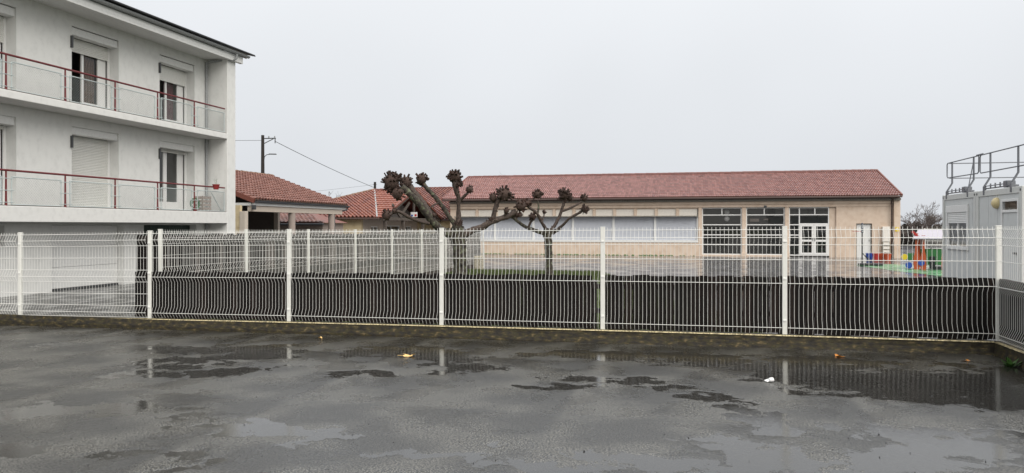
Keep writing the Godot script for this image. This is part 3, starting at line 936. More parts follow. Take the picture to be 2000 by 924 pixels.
	for i in cols.size():
		for fl in 2:
			var y0: float = 4.9 if fl == 0 else 2.2
			var b0: float = cols[i][0]
			var b1: float = cols[i][1]
			var st: String = state[i][fl]
			var W := group_part("window", o)
			var bl := b0 + 0.06
			var br := b1 - 0.06
			m = MB.new()   # shutter casing under the lintel
			m.box(F - 0.30, F - 0.04, y0 + 2.0, y0 + 2.2, b0 + 0.004, b1 - 0.004, 0.01)
			obj("shutter_box", m, M.trim_white, W)
			m = MB.new()   # guides
			m.box(F - 0.36, F - 0.31, y0, y0 + 2.0, b0 + 0.003, bl)
			m.box(F - 0.36, F - 0.31, y0, y0 + 2.0, br, b1 - 0.003)
			obj("shutter_guide", m, M.pvc, W)
			m = MB.new()
			m.box(F - 0.02, F + 0.06, y0 + 1.62, y0 + 1.94, b0 - 0.05, b0 - 0.002)
			obj("shutter_stop", m, M.dark_metal, W)
			var bot: float = {"half": 1.35, "low_slats": 1.62, "low_plain": 1.5, "closed": 0.02, "glass": 1.9}[st]
			slats(W, "b", F - 0.345, bl, br, y0 + bot, y0 + 2.0, 0.045 if st != "low_plain" else 0.5, M.shutter)
			if st == "closed":
				continue
			var mid := (bl + br) * 0.5
			var ty := y0 + 2.02
			m = MB.new()   # outer frame
			for e in [[bl, bl + 0.05], [br - 0.22, br]]:
				m.box(F - 0.46, F - 0.40, y0 + 0.01, ty, e[0], e[1], 0.004)
			m.box(F - 0.46, F - 0.40, y0 + 0.01, y0 + 0.06, bl + 0.05, br - 0.22)
			obj("frame", m, M.pvc, W)
			var sashes := [[bl + 0.05, mid - 0.1], [mid - 0.1, br - 0.22]]
			for s in 2:
				var s0: float = sashes[s][0] + 0.003
				var s1: float = sashes[s][1] - 0.003
				if s == 0 and fl == 0 and i >= 2:   # opened inwards
					m = MB.new()
					m.box(F - 1.1, F - 0.47, y0 + 0.06, y0 + 0.32, s0, s0 + 0.05)
					m.box(F - 1.1, F - 1.02, y0 + 0.32, ty, s0, s0 + 0.05)
					m.box(F - 0.55, F - 0.47, y0 + 0.32, ty, s0, s0 + 0.05)
					obj("sash", m, M.pvc, W)
					continue
				m = MB.new()
				m.box(F - 0.45, F - 0.395, y0 + 0.065, y0 + 0.30, s0, s1, 0.006)
				m.box(F - 0.45, F - 0.395, y0 + 0.302, ty, s0, s0 + 0.075, 0.006)
				m.box(F - 0.45, F - 0.395, y0 + 0.302, ty, s1 - 0.075, s1, 0.006)
				obj("sash", m, M.pvc, W)
				pane(W, "b", F - 0.42, s0 + 0.075, s1 - 0.075, y0 + 0.3, ty)
				if fl == 0 and s == 1 and i >= 2:
					curtain(W, "b", F - 0.52, s0 + 0.06, s1 - 0.06 if i == 2 else s1 - 0.1, y0 + 0.1, ty + 0.05, M.curtain_brown if i == 2 else M.curtain_red)
				elif fl == 1 and i == 3 and s == 0:
					curtain(W, "b", F - 0.55, s0 + 0.02, s1 - 0.25, y0 + 0.1, ty + 0.05, M.curtain_net)
	# garage doors
	var gd := group_part("garage_door", o)
	for k in 3:
		m = MB.new()
		m.box(F - 0.26, F - 0.22, 0.03 + k * 0.57, 0.03 + k * 0.57 + 0.562, 16.035, 18.545, 0.008)
		obj("panel", m, M.trim_white, gd)
	m = MB.new()
	m.box(F - 0.25, F - 0.19, -0.02, 0.028, 16.04, 18.54)
	obj("threshold", m, M.dark_metal, gd)
	gd = group_part("garage_door", o)
	for k in 14:
		m = MB.new()
		m.box(F - 0.28, F - 0.24, 0.0, 1.735, 19.375 + k * 0.1753, 19.375 + (k + 1) * 0.1753 - 0.006, 0.006)
		obj("plank", m, M.green_door, gd)
	m = MB.new()
	m.box(F - 0.35, F - 0.3, 1.2, 1.72, 12.9, 14.65)
	obj("basement_window", m, M.dark_metal, o)
	# railings
	var post_b := [10.64, 12.32, 14.0, 15.68, 17.36, 19.04, 20.72]
	for fl in 2:
		var y0: float = 4.88 if fl == 0 else 2.18
		var R := group_part("balcony_railing", o)
		m = MB.new()
		m.tube([V(-15.54, y0 + 0.83, 9.0), V(-15.54, y0 + 0.83, 22.3)], [0.026, 0.026], 10)
		obj("handrail", m, M.rail_red, R)
		for i in post_b.size():
			var b: float = post_b[i]
			m = MB.new()
			m.tube([V(-15.54, y0 - 0.02, b), V(-15.54, y0 + 0.14, b), V(-15.54, y0 + 0.82, b)], [0.034, 0.024, 0.02], 10)
			obj("post", m, M.rail_red, R)
			m = MB.new()
			for y in [0.08, 0.36, 0.64]:
				m.rod(V(-15.52, y0 + y, b - 0.19), V(-15.52, y0 + y, minf(b + 0.19, 22.38)), 0.010, 6)
			obj("bracket", m, M.rail_pale, R)
			var s0 := b + 0.135
			var s1: float = (post_b[i + 1] if i < 6 else 22.40) - 0.135
			m = MB.new()
			for q in [[s0, 0.03, s0, 0.68], [s1, 0.03, s1, 0.68], [s0, 0.03, s1, 0.03], [s0, 0.68, s1, 0.68]]:
				m.rod(V(-15.53, y0 + q[1], q[0]), V(-15.53, y0 + q[3], q[2]), 0.014, 6)
			var fr := obj("panel_frame", m, M.rail_pale, R)
			m = MB.new()   # diagonal wires
			var wd := s1 - s0
			var h := 0.65
			var x := -h
			while x < wd:
				for sg in [0, 1]:
					var xa := maxf(x, 0.0)
					var xb := minf(x + h, wd)
					if xb > xa:
						var ya := xa - x
						var yb := xb - x
						var p := V(-15.53, y0 + 0.03 + (ya if sg == 0 else h - ya), s0 + xa)
						var e := V(-15.53, y0 + 0.03 + (yb if sg == 0 else h - yb), s0 + xb)
						m.tube([p, e], [0.0019, 0.0019], 3, false)
				x += 0.07
			stuff(obj("wire_mesh", m, M.rail_pale, fr))
	# things left on the lower balcony
	var pot := thing("flower_pot", "red plastic flower pot hung on the lower balcony handrail", "flower pot", V(-15.48, 2.93, 21.75))
	m = MB.new()
	m.lathe([[0.0, 0.0], [0.08, 0.0], [0.115, 0.15], [0.125, 0.15], [0.125, 0.17], [0.105, 0.17], [0.1, 0.14], [0.0, 0.14]], Vector3.ZERO, 16)
	obj("pot", m, M.p_terracotta, pot)
	m = MB.new()
	for i in 5:
		m.tube([Vector3(0, 0.1, 0), Vector3(rng.randf_range(-0.05, 0.05), 0.28, rng.randf_range(-0.05, 0.05)), Vector3(rng.randf_range(-0.1, 0.1), 0.36, rng.randf_range(-0.1, 0.1))], [0.004, 0.003, 0.001], 4)
	obj("stem", m, M.p_weed, pot)
	var cr := thing("crate", "dark slatted crate on the floor of the lower balcony", "crate", V(-15.85, 2.2, 21.55))
	for y in [0.05, 0.17, 0.29, 0.41]:
		m = MB.new()
		m.box(-0.16, 0.16, y, y + 0.08, -0.22, -0.2)
		m.box(-0.16, 0.16, y, y + 0.08, 0.2, 0.22)
		m.box(0.16, 0.175, y, y + 0.08, -0.22, 0.22)
		m.box(-0.175, -0.16, y, y + 0.08, -0.22, 0.22)
		obj("slat", m, M.column, cr)
	m = MB.new()
	for sx in [-0.15, 0.15]:
		for sz in [-0.19, 0.19]:
			m.box(sx - 0.015, sx + 0.015, 0.0, 0.5, sz - 0.015, sz + 0.015)
	obj("frame", m, M.column, cr)
	var ho := thing("garden_hose", "coiled green hose beside the crate on the lower balcony", "hose", V(-15.75, 2.2, 21.1))
	m = MB.new()
	var hp := []
	var hr := []
	for i in 60:
		var an := TAU * i / 14.0
		hp.append(Vector3(0.03 * sin(i * 0.7), 0.22 + 0.19 * sin(an), 0.19 * cos(an) + 0.002 * i))
		hr.append(0.011)
	m.tube(hp, hr, 6)
	obj("coil", m, M.p_green, ho)
	m = MB.new()
	m.box(-0.04, 0.04, 0.0, 0.05, -0.12, 0.12)
	obj("stand", m, M.p_terracotta, ho)
	var br := thing("broom_handle", "pale pole leaning in the corner of the lower balcony", "pole", V(-15.62, 2.2, 22.25))
	m = MB.new()
	m.rod(Vector3(0, 0, 0), Vector3(0.0, 0.62, 0.55), 0.014, 6)
	obj("shaft", m, M.rail_pale, br)
	m = MB.new()
	m.box(-0.04, 0.04, 0.0, 0.06, -0.06, 0.06)
	obj("head", m, M.zinc_pale, br)

# ------------------------------------------------------------------ open shelter with tiled roof
func build_shelter() -> void:
	var o := thing("open_shelter", "open tiled shelter with round columns beside the white apartment block", "shelter")
	var g := -0.26
	var e0 := 28.5
	var e1 := 37.3
	var ea := -18.35
	var ra := -22.95
	var vv := (V(ra, 4.5, 0) - V(ea, 2.86, 0))
	var l := vv.length()
	vv = vv.normalized()
	var m := MB.new()
	tiles(m, V(ea, 2.86, e0), V(0, 0, 1).normalized(), vv, e1 - e0, l, 0.23, 0.335, 0.055, 0.065, Color(0.20, 0.078, 0.058), Color(0.34, 0.155, 0.12))
	stuff(obj("roof_tiles", m, M.tile_matt, o))
	m = MB.new()
	m.quad(V(ea, 2.84, e0), V(ea, 2.84, e1), V(ra, 4.48, e1), V(ra, 4.48, e0), Vector3.UP)
	m.quad(V(ra, 4.48, e0), V(ra, 4.48, e1), V(-27.5, 2.85, e1), V(-27.5, 2.85, e0), Vector3.UP)
	m.quad(V(ea, 2.78, e0), V(ea, 2.78, e1), V(ra, 4.42, e1), V(ra, 4.42, e0), Vector3.DOWN)
	obj("roof_deck", m, M.column, o)
	ridge_caps(o, V(ra, 4.51, e0), V(ra, 4.51, e1), M.ridge_old, 0.12)
	m = MB.new()   # tiled verge over the near gable
	m.beam(V(ea - 0.02, 2.80, e0 - 0.04), V(ra, 4.46, e0 - 0.04), 0.10, 0.20)
	obj("verge", m, M.barge_red, o)
	m = MB.new()
	m.beam(V(ea - 0.02, 2.80, e1 + 0.03), V(ra, 4.46, e1 + 0.03), 0.06, 0.16)
	obj("verge", m, M.barge_red, o)
	m = MB.new()
	m.box(-18.55, -18.42, 2.60, 2.77, e0 + 0.05, e1 - 0.02, 0.006)
	m.box(-20.4, -18.56, 2.60, 2.72, e0 + 0.0, e0 + 0.05)
	obj("fascia", m, M.trim_white, o)
	m = MB.new()
	var gp := []
	for i in 9:
		var an := PI + PI * i / 8.0
		gp.append(Vector2(-18.32 + 0.085 * cos(an), 2.80 + 0.085 * sin(an)))
	for i in 8:
		m.quad(V(gp[i].x, gp[i].y, e0), V(gp[i + 1].x, gp[i + 1].y, e0), V(gp[i + 1].x, gp[i + 1].y, e1 + 0.1), V(gp[i].x, gp[i].y, e1 + 0.1), Vector3(cos(PI + PI * (i + 0.5) / 8.0), sin(PI + PI * (i + 0.5) / 8.0), 0))
	m.quad(V(-18.405, 2.8, e0), V(-18.32, 2.715, e0), V(-18.235, 2.8, e0), V(-18.32, 2.8, e0), Vector3(0, 0, 1))
	obj("gutter", m, M.zinc, o)
	m = MB.new()
	m.tube([V(-18.32, 2.74, e1), V(-18.4, 2.6, e1), V(-18.62, 2.46, e1 - 0.5), V(-18.62, 2.3, e1 - 1.0), V(-18.62, g, e1 - 1.0)], [0.045, 0.045, 0.045, 0.045, 0.045], 8)
	obj("downpipe", m, M.zinc, o)
	m = MB.new()
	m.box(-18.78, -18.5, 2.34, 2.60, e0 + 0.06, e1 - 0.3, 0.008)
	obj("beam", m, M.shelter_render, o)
	m = MB.new()
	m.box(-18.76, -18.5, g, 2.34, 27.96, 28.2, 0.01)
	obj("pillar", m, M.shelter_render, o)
	for b in [32.0, 36.0]:
		m = MB.new()
		m.tube([V(-18.64, g, b), V(-18.64, 2.338, b)], [0.165, 0.165], 20)
		obj("column", m, M.column, o)
	m = MB.new()
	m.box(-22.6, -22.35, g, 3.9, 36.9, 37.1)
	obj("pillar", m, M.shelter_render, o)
	m = MB.new()
	m.box(-27.2, -18.77, g, 2.6, 28.0, 28.16)
	obj("gable_wall", m, M.ochre, o)
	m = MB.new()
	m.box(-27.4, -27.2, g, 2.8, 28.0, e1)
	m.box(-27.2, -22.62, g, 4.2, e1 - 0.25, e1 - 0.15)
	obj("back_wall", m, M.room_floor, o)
	m = MB.new()
	for y in [0.3, 0.75, 1.2, 1.65, 2.1]:
		m.box(-18.86, -18.765, y - 0.004, y + 0.004, 27.985, 27.999)
	obj("wall_joint", m, M.column, o)
	m = MB.new()   # lamp under the eave
	m.box(-18.5, -18.30, 2.42, 2.62, 28.44, 28.50, 0.01)
	m.box(-18.48, -18.32, 2.44, 2.60, 28.40, 28.44, 0.01)
	obj("floodlight", m, M.dark_metal, o)

# ------------------------------------------------------------------ tiled house with a gable porch
func build_house() -> void:
	var g := -0.32
	var o := thing("tiled_house", "low beige house with hipped clay roof and open timber gable behind the pollarded tree", "house")
	var ey := 2.22
	var ry := 4.2
	var b0 := 42.75
	var b1 := 53.65
	var rb := 48.2
	var ga := -18.65
	var vv := (V(0, ry, rb) - V(0, ey, b0)).normalized()
	var l := (V(0, ry, rb) - V(0, ey, b0)).length()
	# split between old and new tiles: a runs from -19.04 at the eave to -21.66 at the ridge; hip from -27.1 to -21.66
	var lo := Color(0.20, 0.062, 0.045)
	var hi := Color(0.36, 0.12, 0.075)
	var m := MB.new()
	tiles(m, V(-27.1, ey + 0.03, b0), V(1, 0, 0), vv, 8.45, l, 0.26, 0.30, 0.085, 0.06, lo, hi, func(u: float, v: float) -> bool:
		return u > v / l * 5.44 and u < 8.06 - v / l * 2.62)
	stuff(obj("roof_tiles", m, M.tile, o))
	m = MB.new()
	tiles(m, V(-27.1, ey + 0.03, b0), V(1, 0, 0), vv, 8.45, l, 0.26, 0.42, 0.02, 0.04, Color(0.30, 0.085, 0.05), Color(0.38, 0.12, 0.07), func(u: float, v: float) -> bool:
		return u >= 8.06 - v / l * 2.62)
	stuff(obj("roof_tiles", m, M.tile_matt, o))
	m = MB.new()
	m.beam(V(-19.04, ey + 0.07, b0), V(-21.66, ry + 0.06, rb), 0.09, 0.06)
	obj("flashing", m, M.zinc_pale, o)
	m = MB.new()
	m.quad(V(-27.1, ey, b0), V(ga, ey, b0), V(ga, ry, rb), V(-21.66, ry, rb), Vector3.UP)
	m.quad(V(-27.1, ey, b1), V(ga, ey, b1), V(ga, ry, rb), V(-21.66, ry, rb), Vector3.UP)
	m.tri(V(-27.1, ey, b0), V(-27.1, ey, b1), V(-21.66, ry, rb), Vector3(-1, 1, 0))
	m.quad(V(-27.1, ey - 0.05, b0), V(ga, ey - 0.05, b0), V(ga, ey - 0.05, b1), V(-27.1, ey - 0.05, b1), Vector3.DOWN)
	obj("roof_deck", m, M.barge_red, o)
	ridge_caps(o, V(-21.66, ry + 0.03, rb), V(ga, ry + 0.03, rb), M.ridge, 0.11)
	ridge_caps(o, V(-27.1, ey + 0.05, b0), V(-21.66, ry + 0.05, rb), M.ridge_old, 0.12)
	m = MB.new()
	m.box(-27.1, ga - 0.2, ey - 0.09, ey + 0.01, b0 - 0.11, b0 - 0.01, 0.02)
	obj("gutter", m, M.gutter_brown, o)
	# gable facing the yard: red verge tiles, pale boards, truss
	for s in [[b0, 1.0], [b1, -1.0]]:
		m = MB.new()
		m.beam(V(ga + 0.02, ey + 0.02, s[0]), V(ga + 0.02, ry + 0.03, rb), 0.14, 0.12)
		obj("verge", m, M.barge_red, o)
		m = MB.new()
		m.beam(V(ga - 0.01, ey - 0.12, s[0] + 0.05 * s[1]), V(ga - 0.01, ry - 0.11, rb), 0.06, 0.16)
		obj("barge_board", m, M.timber_grey, o)
		m = MB.new()
		m.beam(V(ga - 0.04, ey + 0.1, s[0] + 2.9 * s[1]), V(ga - 0.04, ry - 1.1, s[0] + 1.6 * s[1]), 0.10, 0.16)
		m.beam(V(ga - 0.05, ey + 0.1, s[0] + 2.9 * s[1]), V(ga - 0.05, ry - 0.9, rb - 0.9 * s[1]), 0.10, 0.14)
		obj("strut", m, M.timber_grey, o)
	m = MB.new()
	m.beam(V(ga - 0.06, ey - 0.05, b0 + 0.5), V(ga - 0.06, ey - 0.05, b1 - 0.5), 0.12, 0.18)
	obj("tie_beam", m, M.timber_grey, o)
	m = MB.new()
	m.box(ga - 0.12, ga - 0.02, ey + 0.0, ry - 0.15, rb - 0.08, rb + 0.08)
	obj("king_post", m, M.timber_grey, o)
	for b in [b0 + 0.6, b0 + 3.6, b1 - 3.6, b1 - 0.6]:
		m = MB.new()
		m.box(ga - 0.22, ga - 0.02, g, ey - 0.1, b - 0.1, b + 0.1, 0.01)
		obj("post", m, M.timber_grey, o)
	m = MB.new()
	wall(m, "a", b0 + 0.45, b0 + 0.7, -26.6, -20.3, g, ey - 0.06, [[-23.2, -21.9, 0.7, 1.72]])
	wall(m, "a", b1 - 0.7, b1 - 0.45, -26.6, -20.3, g, ey - 0.06)
	obj("wall", m, M.ochre, o)
	m = MB.new()
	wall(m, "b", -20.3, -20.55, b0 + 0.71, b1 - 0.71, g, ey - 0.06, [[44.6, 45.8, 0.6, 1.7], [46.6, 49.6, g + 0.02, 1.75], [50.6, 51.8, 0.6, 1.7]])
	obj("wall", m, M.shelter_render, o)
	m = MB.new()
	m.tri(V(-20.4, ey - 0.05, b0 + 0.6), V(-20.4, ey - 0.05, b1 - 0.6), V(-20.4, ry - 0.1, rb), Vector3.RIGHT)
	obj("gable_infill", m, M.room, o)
	m = MB.new()
	m.box(-26.6, -20.8, g, 0.0, b0 + 0.9, b1 - 0.9)
	m.box(-23.6, -23.4, g, ey - 0.1, b0 + 0.71, b1 - 0.71)
	obj("interior", m, M.room, o)
	for h in [[44.6, 45.8, 0.6, 1.7], [46.6, 49.6, g + 0.02, 1.75], [50.6, 51.8, 0.6, 1.7]]:
		var W := window_set(o, "b", -20.36, -0.07, h[0] + 0.003, h[1] - 0.003, h[2] + 0.003, h[3] - 0.003, 0.06, [[(h[0] + h[1]) * 0.5, h[2], h[3]]], [], M.pvc)
		pane(W, "b", -20.4, h[0] + 0.05, h[1] - 0.05, h[2] + 0.05, h[3] - 0.05)
	var W2 := window_set(o, "a", b0 + 0.5, 0.07, -23.197, -21.903, 0.703, 1.717, 0.06, [[-22.55, 0.7, 1.7]], [], M.pvc)
	pane(W2, "a", b0 + 0.54, -23.15, -21.95, 0.75, 1.6)
	m = MB.new()
	m.box(-23.35, -21.75, 1.66, 1.86, b0 + 0.38, b0 + 0.447, 0.01)
	obj("shutter_box", m, M.panel_cream, W2)
	# rear wing whose roof shows between the gable and the school
	m = MB.new()
	var v2 := (V(0, 4.95, 60.2) - V(0, 2.2, 53.7)).normalized()
	var l2 := (V(0, 4.95, 60.2) - V(0, 2.2, 53.7)).length()
	tiles(m, V(-30.0, 2.23, 53.7), V(1, 0, 0), v2, 12.2, l2, 0.26, 0.30, 0.085, 0.06, Color(0.17, 0.055, 0.045), Color(0.30, 0.11, 0.075), func(u: float, _v: float) -> bool: return u > 6.4)
	stuff(obj("roof_tiles", m, M.tile, o))
	m = MB.new()
	m.quad(V(-23.6, 2.18, 53.7), V(-17.8, 2.18, 53.7), V(-17.8, 4.93, 60.2), V(-23.6, 4.93, 60.2), Vector3.UP)
	m.quad(V(-23.6, 4.93, 60.2), V(-17.8, 4.93, 60.2), V(-17.8, 2.3, 66), V(-23.6, 2.3, 66), Vector3.UP)
	obj("roof_deck", m, M.barge_red, o)
	ridge_caps(o, V(-23.6, 4.97, 60.2), V(-17.8, 4.97, 60.2), M.ridge, 0.11)
	m = MB.new()
	m.box(-23.6, -17.8, g, 2.12, 54.0, 54.2)
	m.box(-18.0, -17.8, g, 2.12, 54.2, 66)
	obj("wall", m, M.ochre, o)
	m = MB.new()
	m.box(-18.64, -17.85, 2.1, 2.2, 53.58, 53.69, 0.02)
	obj("gutter", m, M.gutter_brown, o)
	# blue, white and red plate hung in the gable
	var s := thing("flag_plate", "small white plate with blue and red flags under the timber gable", "sign", V(-18.6, 2.5, 47.9))
	m = MB.new()
	m.box(-0.24, 0.24, -0.17, 0.17, -0.015, 0.015, 0.004)
	obj("plate", m, M.p_white, s)
	m = MB.new()
	m.box(-0.2, -0.07, -0.12, 0.0, -0.022, -0.016)
	obj("blue_field", m, M.p_blue, s)
	m = MB.new()
	m.box(0.05, 0.2, -0.12, 0.03, -0.022, -0.016)
	obj("red_field", m, M.p_red, s)
	m = MB.new()
	m.rod(Vector3(0, 0.16, 0), Vector3(-0.05, 0.62, 0.1), 0.012, 6)
	obj("hanger", m, M.dark_metal, s)
	# low annex seen under the shelter
	var x := thing("annex", "low annex with dark eaves and clay roof seen through the open shelter", "annex")
	m = MB.new()
	var v3 := (V(0, 2.66, 42.0) - V(0, 1.92, 38.8)).normalized()
	tiles(m, V(-25.0, 1.95, 38.8), V(1, 0, 0), v3, 5.4, 3.28, 0.26, 0.36, 0.03, 0.025, Color(0.17, 0.075, 0.06), Color(0.30, 0.13, 0.10), func(u: float, v: float) -> bool: return u < 4.4 - v / 3.28 * 2.8)
	stuff(obj("roof_tiles", m, M.tile_matt, x))
	m = MB.new()
	m.quad(V(-25.0, 1.9, 38.8), V(-20.6, 1.9, 38.8), V(-23.4, 2.64, 42.0), V(-25.0, 2.64, 42.0), Vector3.UP)
	m.quad(V(-25.0, 1.86, 38.8), V(-20.6, 1.86, 38.8), V(-23.4, 2.6, 42.0), V(-25.0, 2.6, 42.0), Vector3.DOWN)
	m.tri(V(-20.6, 1.9, 38.8), V(-20.6, 1.9, 42.0), V(-23.4, 2.64, 42.0), Vector3(1, 1, 0))
	obj("roof_deck", m, M.barge_red, x)
	m = MB.new()
	m.box(-25.0, -20.55, 1.76, 1.88, 38.66, 38.79, 0.02)
	obj("gutter", m, M.zinc, x)
	m = MB.new()
	m.box(-24.8, -20.9, g, 1.85, 39.3, 41.9)

	obj("wall", m, M.column, x)

# ------------------------------------------------------------------ school
func build_school() -> void:
	var g := -0.33
	var o := thing("school_building", "long single storey beige school with red tiled roof across the yard", "school")
	var eL := -17.75
	var eR := 12.80
	var eb := 51.35
	var ey := 3.66
	var rb := 57.9
	var ry := 5.66
	var vv := (V(0, ry, rb) - V(0, ey, eb)).normalized()
	var l := (V(0, ry, rb) - V(0, ey, eb)).length()
	var m := MB.new()
	tiles(m, V(eL, ey + 0.02, eb), V(1, 0, 0), vv, eR - eL, l, 0.155, 0.43, 0.036, 0.042, Color(0.26, 0.098, 0.082), Color(0.42, 0.19, 0.16))
	stuff(obj("roof_tiles", m, M.tile, o))
	m = MB.new()
	m.quad(V(eL, ey, eb), V(eR, ey, eb), V(eR, ry, rb), V(eL, ry, rb), Vector3.UP)
	m.quad(V(eL, ey, 64.45), V(eR, ey, 64.45), V(eR, ry, rb), V(eL, ry, rb), Vector3.UP)
	m.quad(V(eL, ey - 0.05, eb), V(eR, ey - 0.05, eb), V(eR, ey - 0.05, 64.4), V(eL, ey - 0.05, 64.4), Vector3.DOWN)
	obj("roof_deck", m, M.barge_red, o)
	ridge_caps(o, V(eL, ry + 0.03, rb), V(eR + 0.02, ry + 0.03, rb), M.ridge, 0.12)
	for e in [eL - 0.02, eR + 0.02]:
		m = MB.new()
		m.beam(V(e, ey, eb - 0.02), V(e, ry + 0.04, rb), 0.09, 0.16)
		m.beam(V(e, ey, 64.45), V(e, ry + 0.04, rb), 0.09, 0.16)
		obj("verge", m, M.barge_red, o)
	for a in [-8.5, -4.0, 0.6, 5.4]:
		m = MB.new()
		m.obox(Transform3D(Basis(), V(a, 5.40, 57.0)), Vector3(0.30, 0.12, 0.28), 0.02)
		obj("vent_tile", m, M.gutter_brown, o)
	m = MB.new()
	m.box(eL, eR + 0.02, 3.52, 3.645, 51.22, 51.345, 0.03)
	obj("gutter", m, M.gutter_brown, o)
	m = MB.new()
	m.box(-17.33, 12.84, 3.36, 3.5, 51.62, 51.99, 0.01)
	obj("cornice", m, M.cornice, o)
	m = MB.new()   # beam over the openings
	m.box(-17.33, 12.42, 3.16, 3.355, 51.80, 51.995, 0.01)
	m.box(-17.33, 12.42, 2.97, 3.158, 51.88, 51.995)
	obj("beam", m, M.beige, o)
	m = MB.new()   # walls
	m.box(-17.33, 0.36, g, 0.585, 51.90, 52.2)
	m.box(-17.33, -16.72, 0.59, 2.965, 51.95, 52.2)
	m.box(0.36, 0.59, g, 2.965, 51.92, 52.3)
	m.box(8.66, 9.06, g, 2.965, 52.05, 52.3)
	obj("wall", m, M.beige, o)
	m = MB.new()
	wall(m, "a", 51.92, 52.2, 9.062, 12.46, g, 2.966, [[10.26, 11.21, g - 0.1, 1.88]])
	m.box(12.46, 12.84, g, 3.355, 51.78, 52.3, 0.01)
	obj("wall", m, M.beige, o)
	m = MB.new()
	m.box(12.6, 12.84, g, 3.5, 52.31, 64.0)
	m.box(-17.33, -17.1, g, 3.5, 52.21, 64.0)
	m.box(-17.33, 12.84, g, 3.5, 64.0, 64.2)
	m.tri(V(12.84, 3.5, 51.8), V(12.84, 3.5, 64.2), V(12.84, ry - 0.1, rb), Vector3.RIGHT)
	m.tri(V(-17.33, 3.5, 51.8), V(-17.33, 3.5, 64.2), V(-17.33, ry - 0.1, rb), Vector3.LEFT)
	obj("wall", m, M.beige, o)
	for p in [[3.19, 3.45], [5.91, 6.16]]:
		m = MB.new()
		m.box(p[0], p[1], g, 2.968, 51.93, 52.25, 0.02)
		m.box(p[0] - 0.03, p[1] + 0.03, g, g + 0.28, 51.90, 52.26, 0.01)
		obj("pillar", m, M.beige, o)
	# shuttered window band
	m = MB.new()
	m.box(-16.9, 0.34, 2.35, 2.42, 51.55, 52.1, 0.01)
	obj("canopy_ledge", m, M.cornice, o)
	for i in 12:
		var a1 := 0.30 - 1.428 * i
		m = MB.new()
		m.box(a1 - 1.428 + 0.2, a1 - 0.003, 2.42, 2.90, 52.06, 52.1, 0.01)
		obj("cream_panel", m, M.panel_cream, o)
		m = MB.new()
		m.box(a1 - 1.428 + 0.0, a1 - 1.428 + 0.198, 2.42, 2.965, 51.96, 52.15, 0.006)
		obj("small_pillar", m, M.beige, o)
	m = MB.new()
	m.box(-16.9, 0.36, 2.90, 2.968, 52.0, 52.15)
	obj("lintel", m, M.beige, o)
	for i in 6:
		var a1 := 0.32 - 2.855 * i
		var sh := slats(o, "a", 52.1, a1 - 2.855 + 0.08, a1 - 0.08, 0.74, 2.348, 0.06, M.shutter_grey, -1.0)
		m = MB.new()
		m.box(a1 - 0.078, a1 + 0.078 if i > 0 else a1 + 0.03, 0.74, 2.346, 51.99, 52.12, 0.008)
		obj("mullion", m, M.trim_white, o)
	m = MB.new()
	m.box(-16.9, 0.35, 0.59, 0.738, 51.86, 52.1, 0.01)
	obj("sill", m, M.trim_white, o)
	m = MB.new()
	m.box(-16.9, -16.72, 0.74, 2.346, 51.99, 52.12)
	obj("mullion", m, M.trim_white, o)
	# glazed bays
	var ys := [2.46, 1.80, 1.12, 0.46]
	for bay in [[0.59, 3.19, 1.90], [3.45, 5.91, 4.62]]:
		var cr := []
		for y in ys:
			cr.append([bay[0], bay[1], y])
		var W := window_set(o, "a", 52.06, 0.09, bay[0] + 0.003, bay[1] - 0.003, -0.22, 2.965, 0.07, [[bay[2], 2.49, 2.97]], cr, M.pvc)
		var lev := [-0.16, 0.46, 1.12, 1.80, 2.46, 2.93]
		for k in 5:
			if k == 4:
				pane(W, "a", 52.1, bay[0] + 0.07, bay[2] - 0.03, lev[k] + 0.03, lev[k + 1] - 0.03)
				pane(W, "a", 52.1, bay[2] + 0.03, bay[1] - 0.07, lev[k] + 0.03, lev[k + 1] - 0.03)
			else:
				pane(W, "a", 52.1, bay[0] + 0.07, bay[1] - 0.07, lev[k] + 0.03, lev[k + 1] - 0.03)
		m = MB.new()
		m.box(bay[0], bay[1], g, -0.222, 51.98, 52.2)
		obj("sill", m, M.beige, W)
	var cr3 := []
	for y in ys:
		cr3.append([6.16, 6.80, y])
	cr3.append([6.80, 8.66, 2.46]); cr3.append([6.80, 8.66, 1.86])
	var W3 := window_set(o, "a", 52.06, 0.09, 6.163, 8.657, -0.24, 2.965, 0.07, [[6.82, -0.2, 2.97], [7.78, 2.49, 2.97]], cr3, M.pvc)
	for y in [[-0.18, 0.43], [0.49, 1.09], [1.15, 1.77], [1.83, 2.43], [2.49, 2.90]]:
		pane(W3, "a", 52.1, 6.23, 6.79, y[0], y[1])
	pane(W3, "a", 52.1, 6.86, 8.58, 1.90, 2.43)
	pane(W3, "a", 52.1, 6.86, 7.75, 2.49, 2.90)
	pane(W3, "a", 52.1, 7.81, 8.58, 2.49, 2.90)
	for d in [[6.86, 7.71], [7.72, 8.58]]:
		var D := window_set(o, "a", 52.04, 0.06, d[0], d[1], -0.17, 1.82, 0.13, [], [[d[0], d[1], 0.75]], M.pvc, "door")
		pane(D, "a", 52.075, d[0] + 0.12, d[1] - 0.12, -0.05, 1.70)
		m = MB.new()
		var ha: float = d[1] - 0.06 if d[0] < 7.0 else d[0] + 0.06
		m.box(ha - 0.015, ha + 0.015, 0.75, 0.95, 51.99, 52.038, 0.006)
		obj("handle", m, M.dark_metal, D)
	# dark hall behind the glass
	m = MB.new()
	m.box(0.4, 8.9, g, -0.28, 52.22, 58.0)
	m.box(0.4, 8.9, g, 3.0, 58.0, 58.1)
	m.box(0.4, 0.5, g, 3.0, 52.32, 58.0)
	m.box(8.8, 8.9, g, 3.0, 52.32, 58.0)
	m.box(0.4, 8.9, 3.0, 3.1, 52.0, 58.1)
	obj("hall", m, M.room, o)
	m = MB.new()
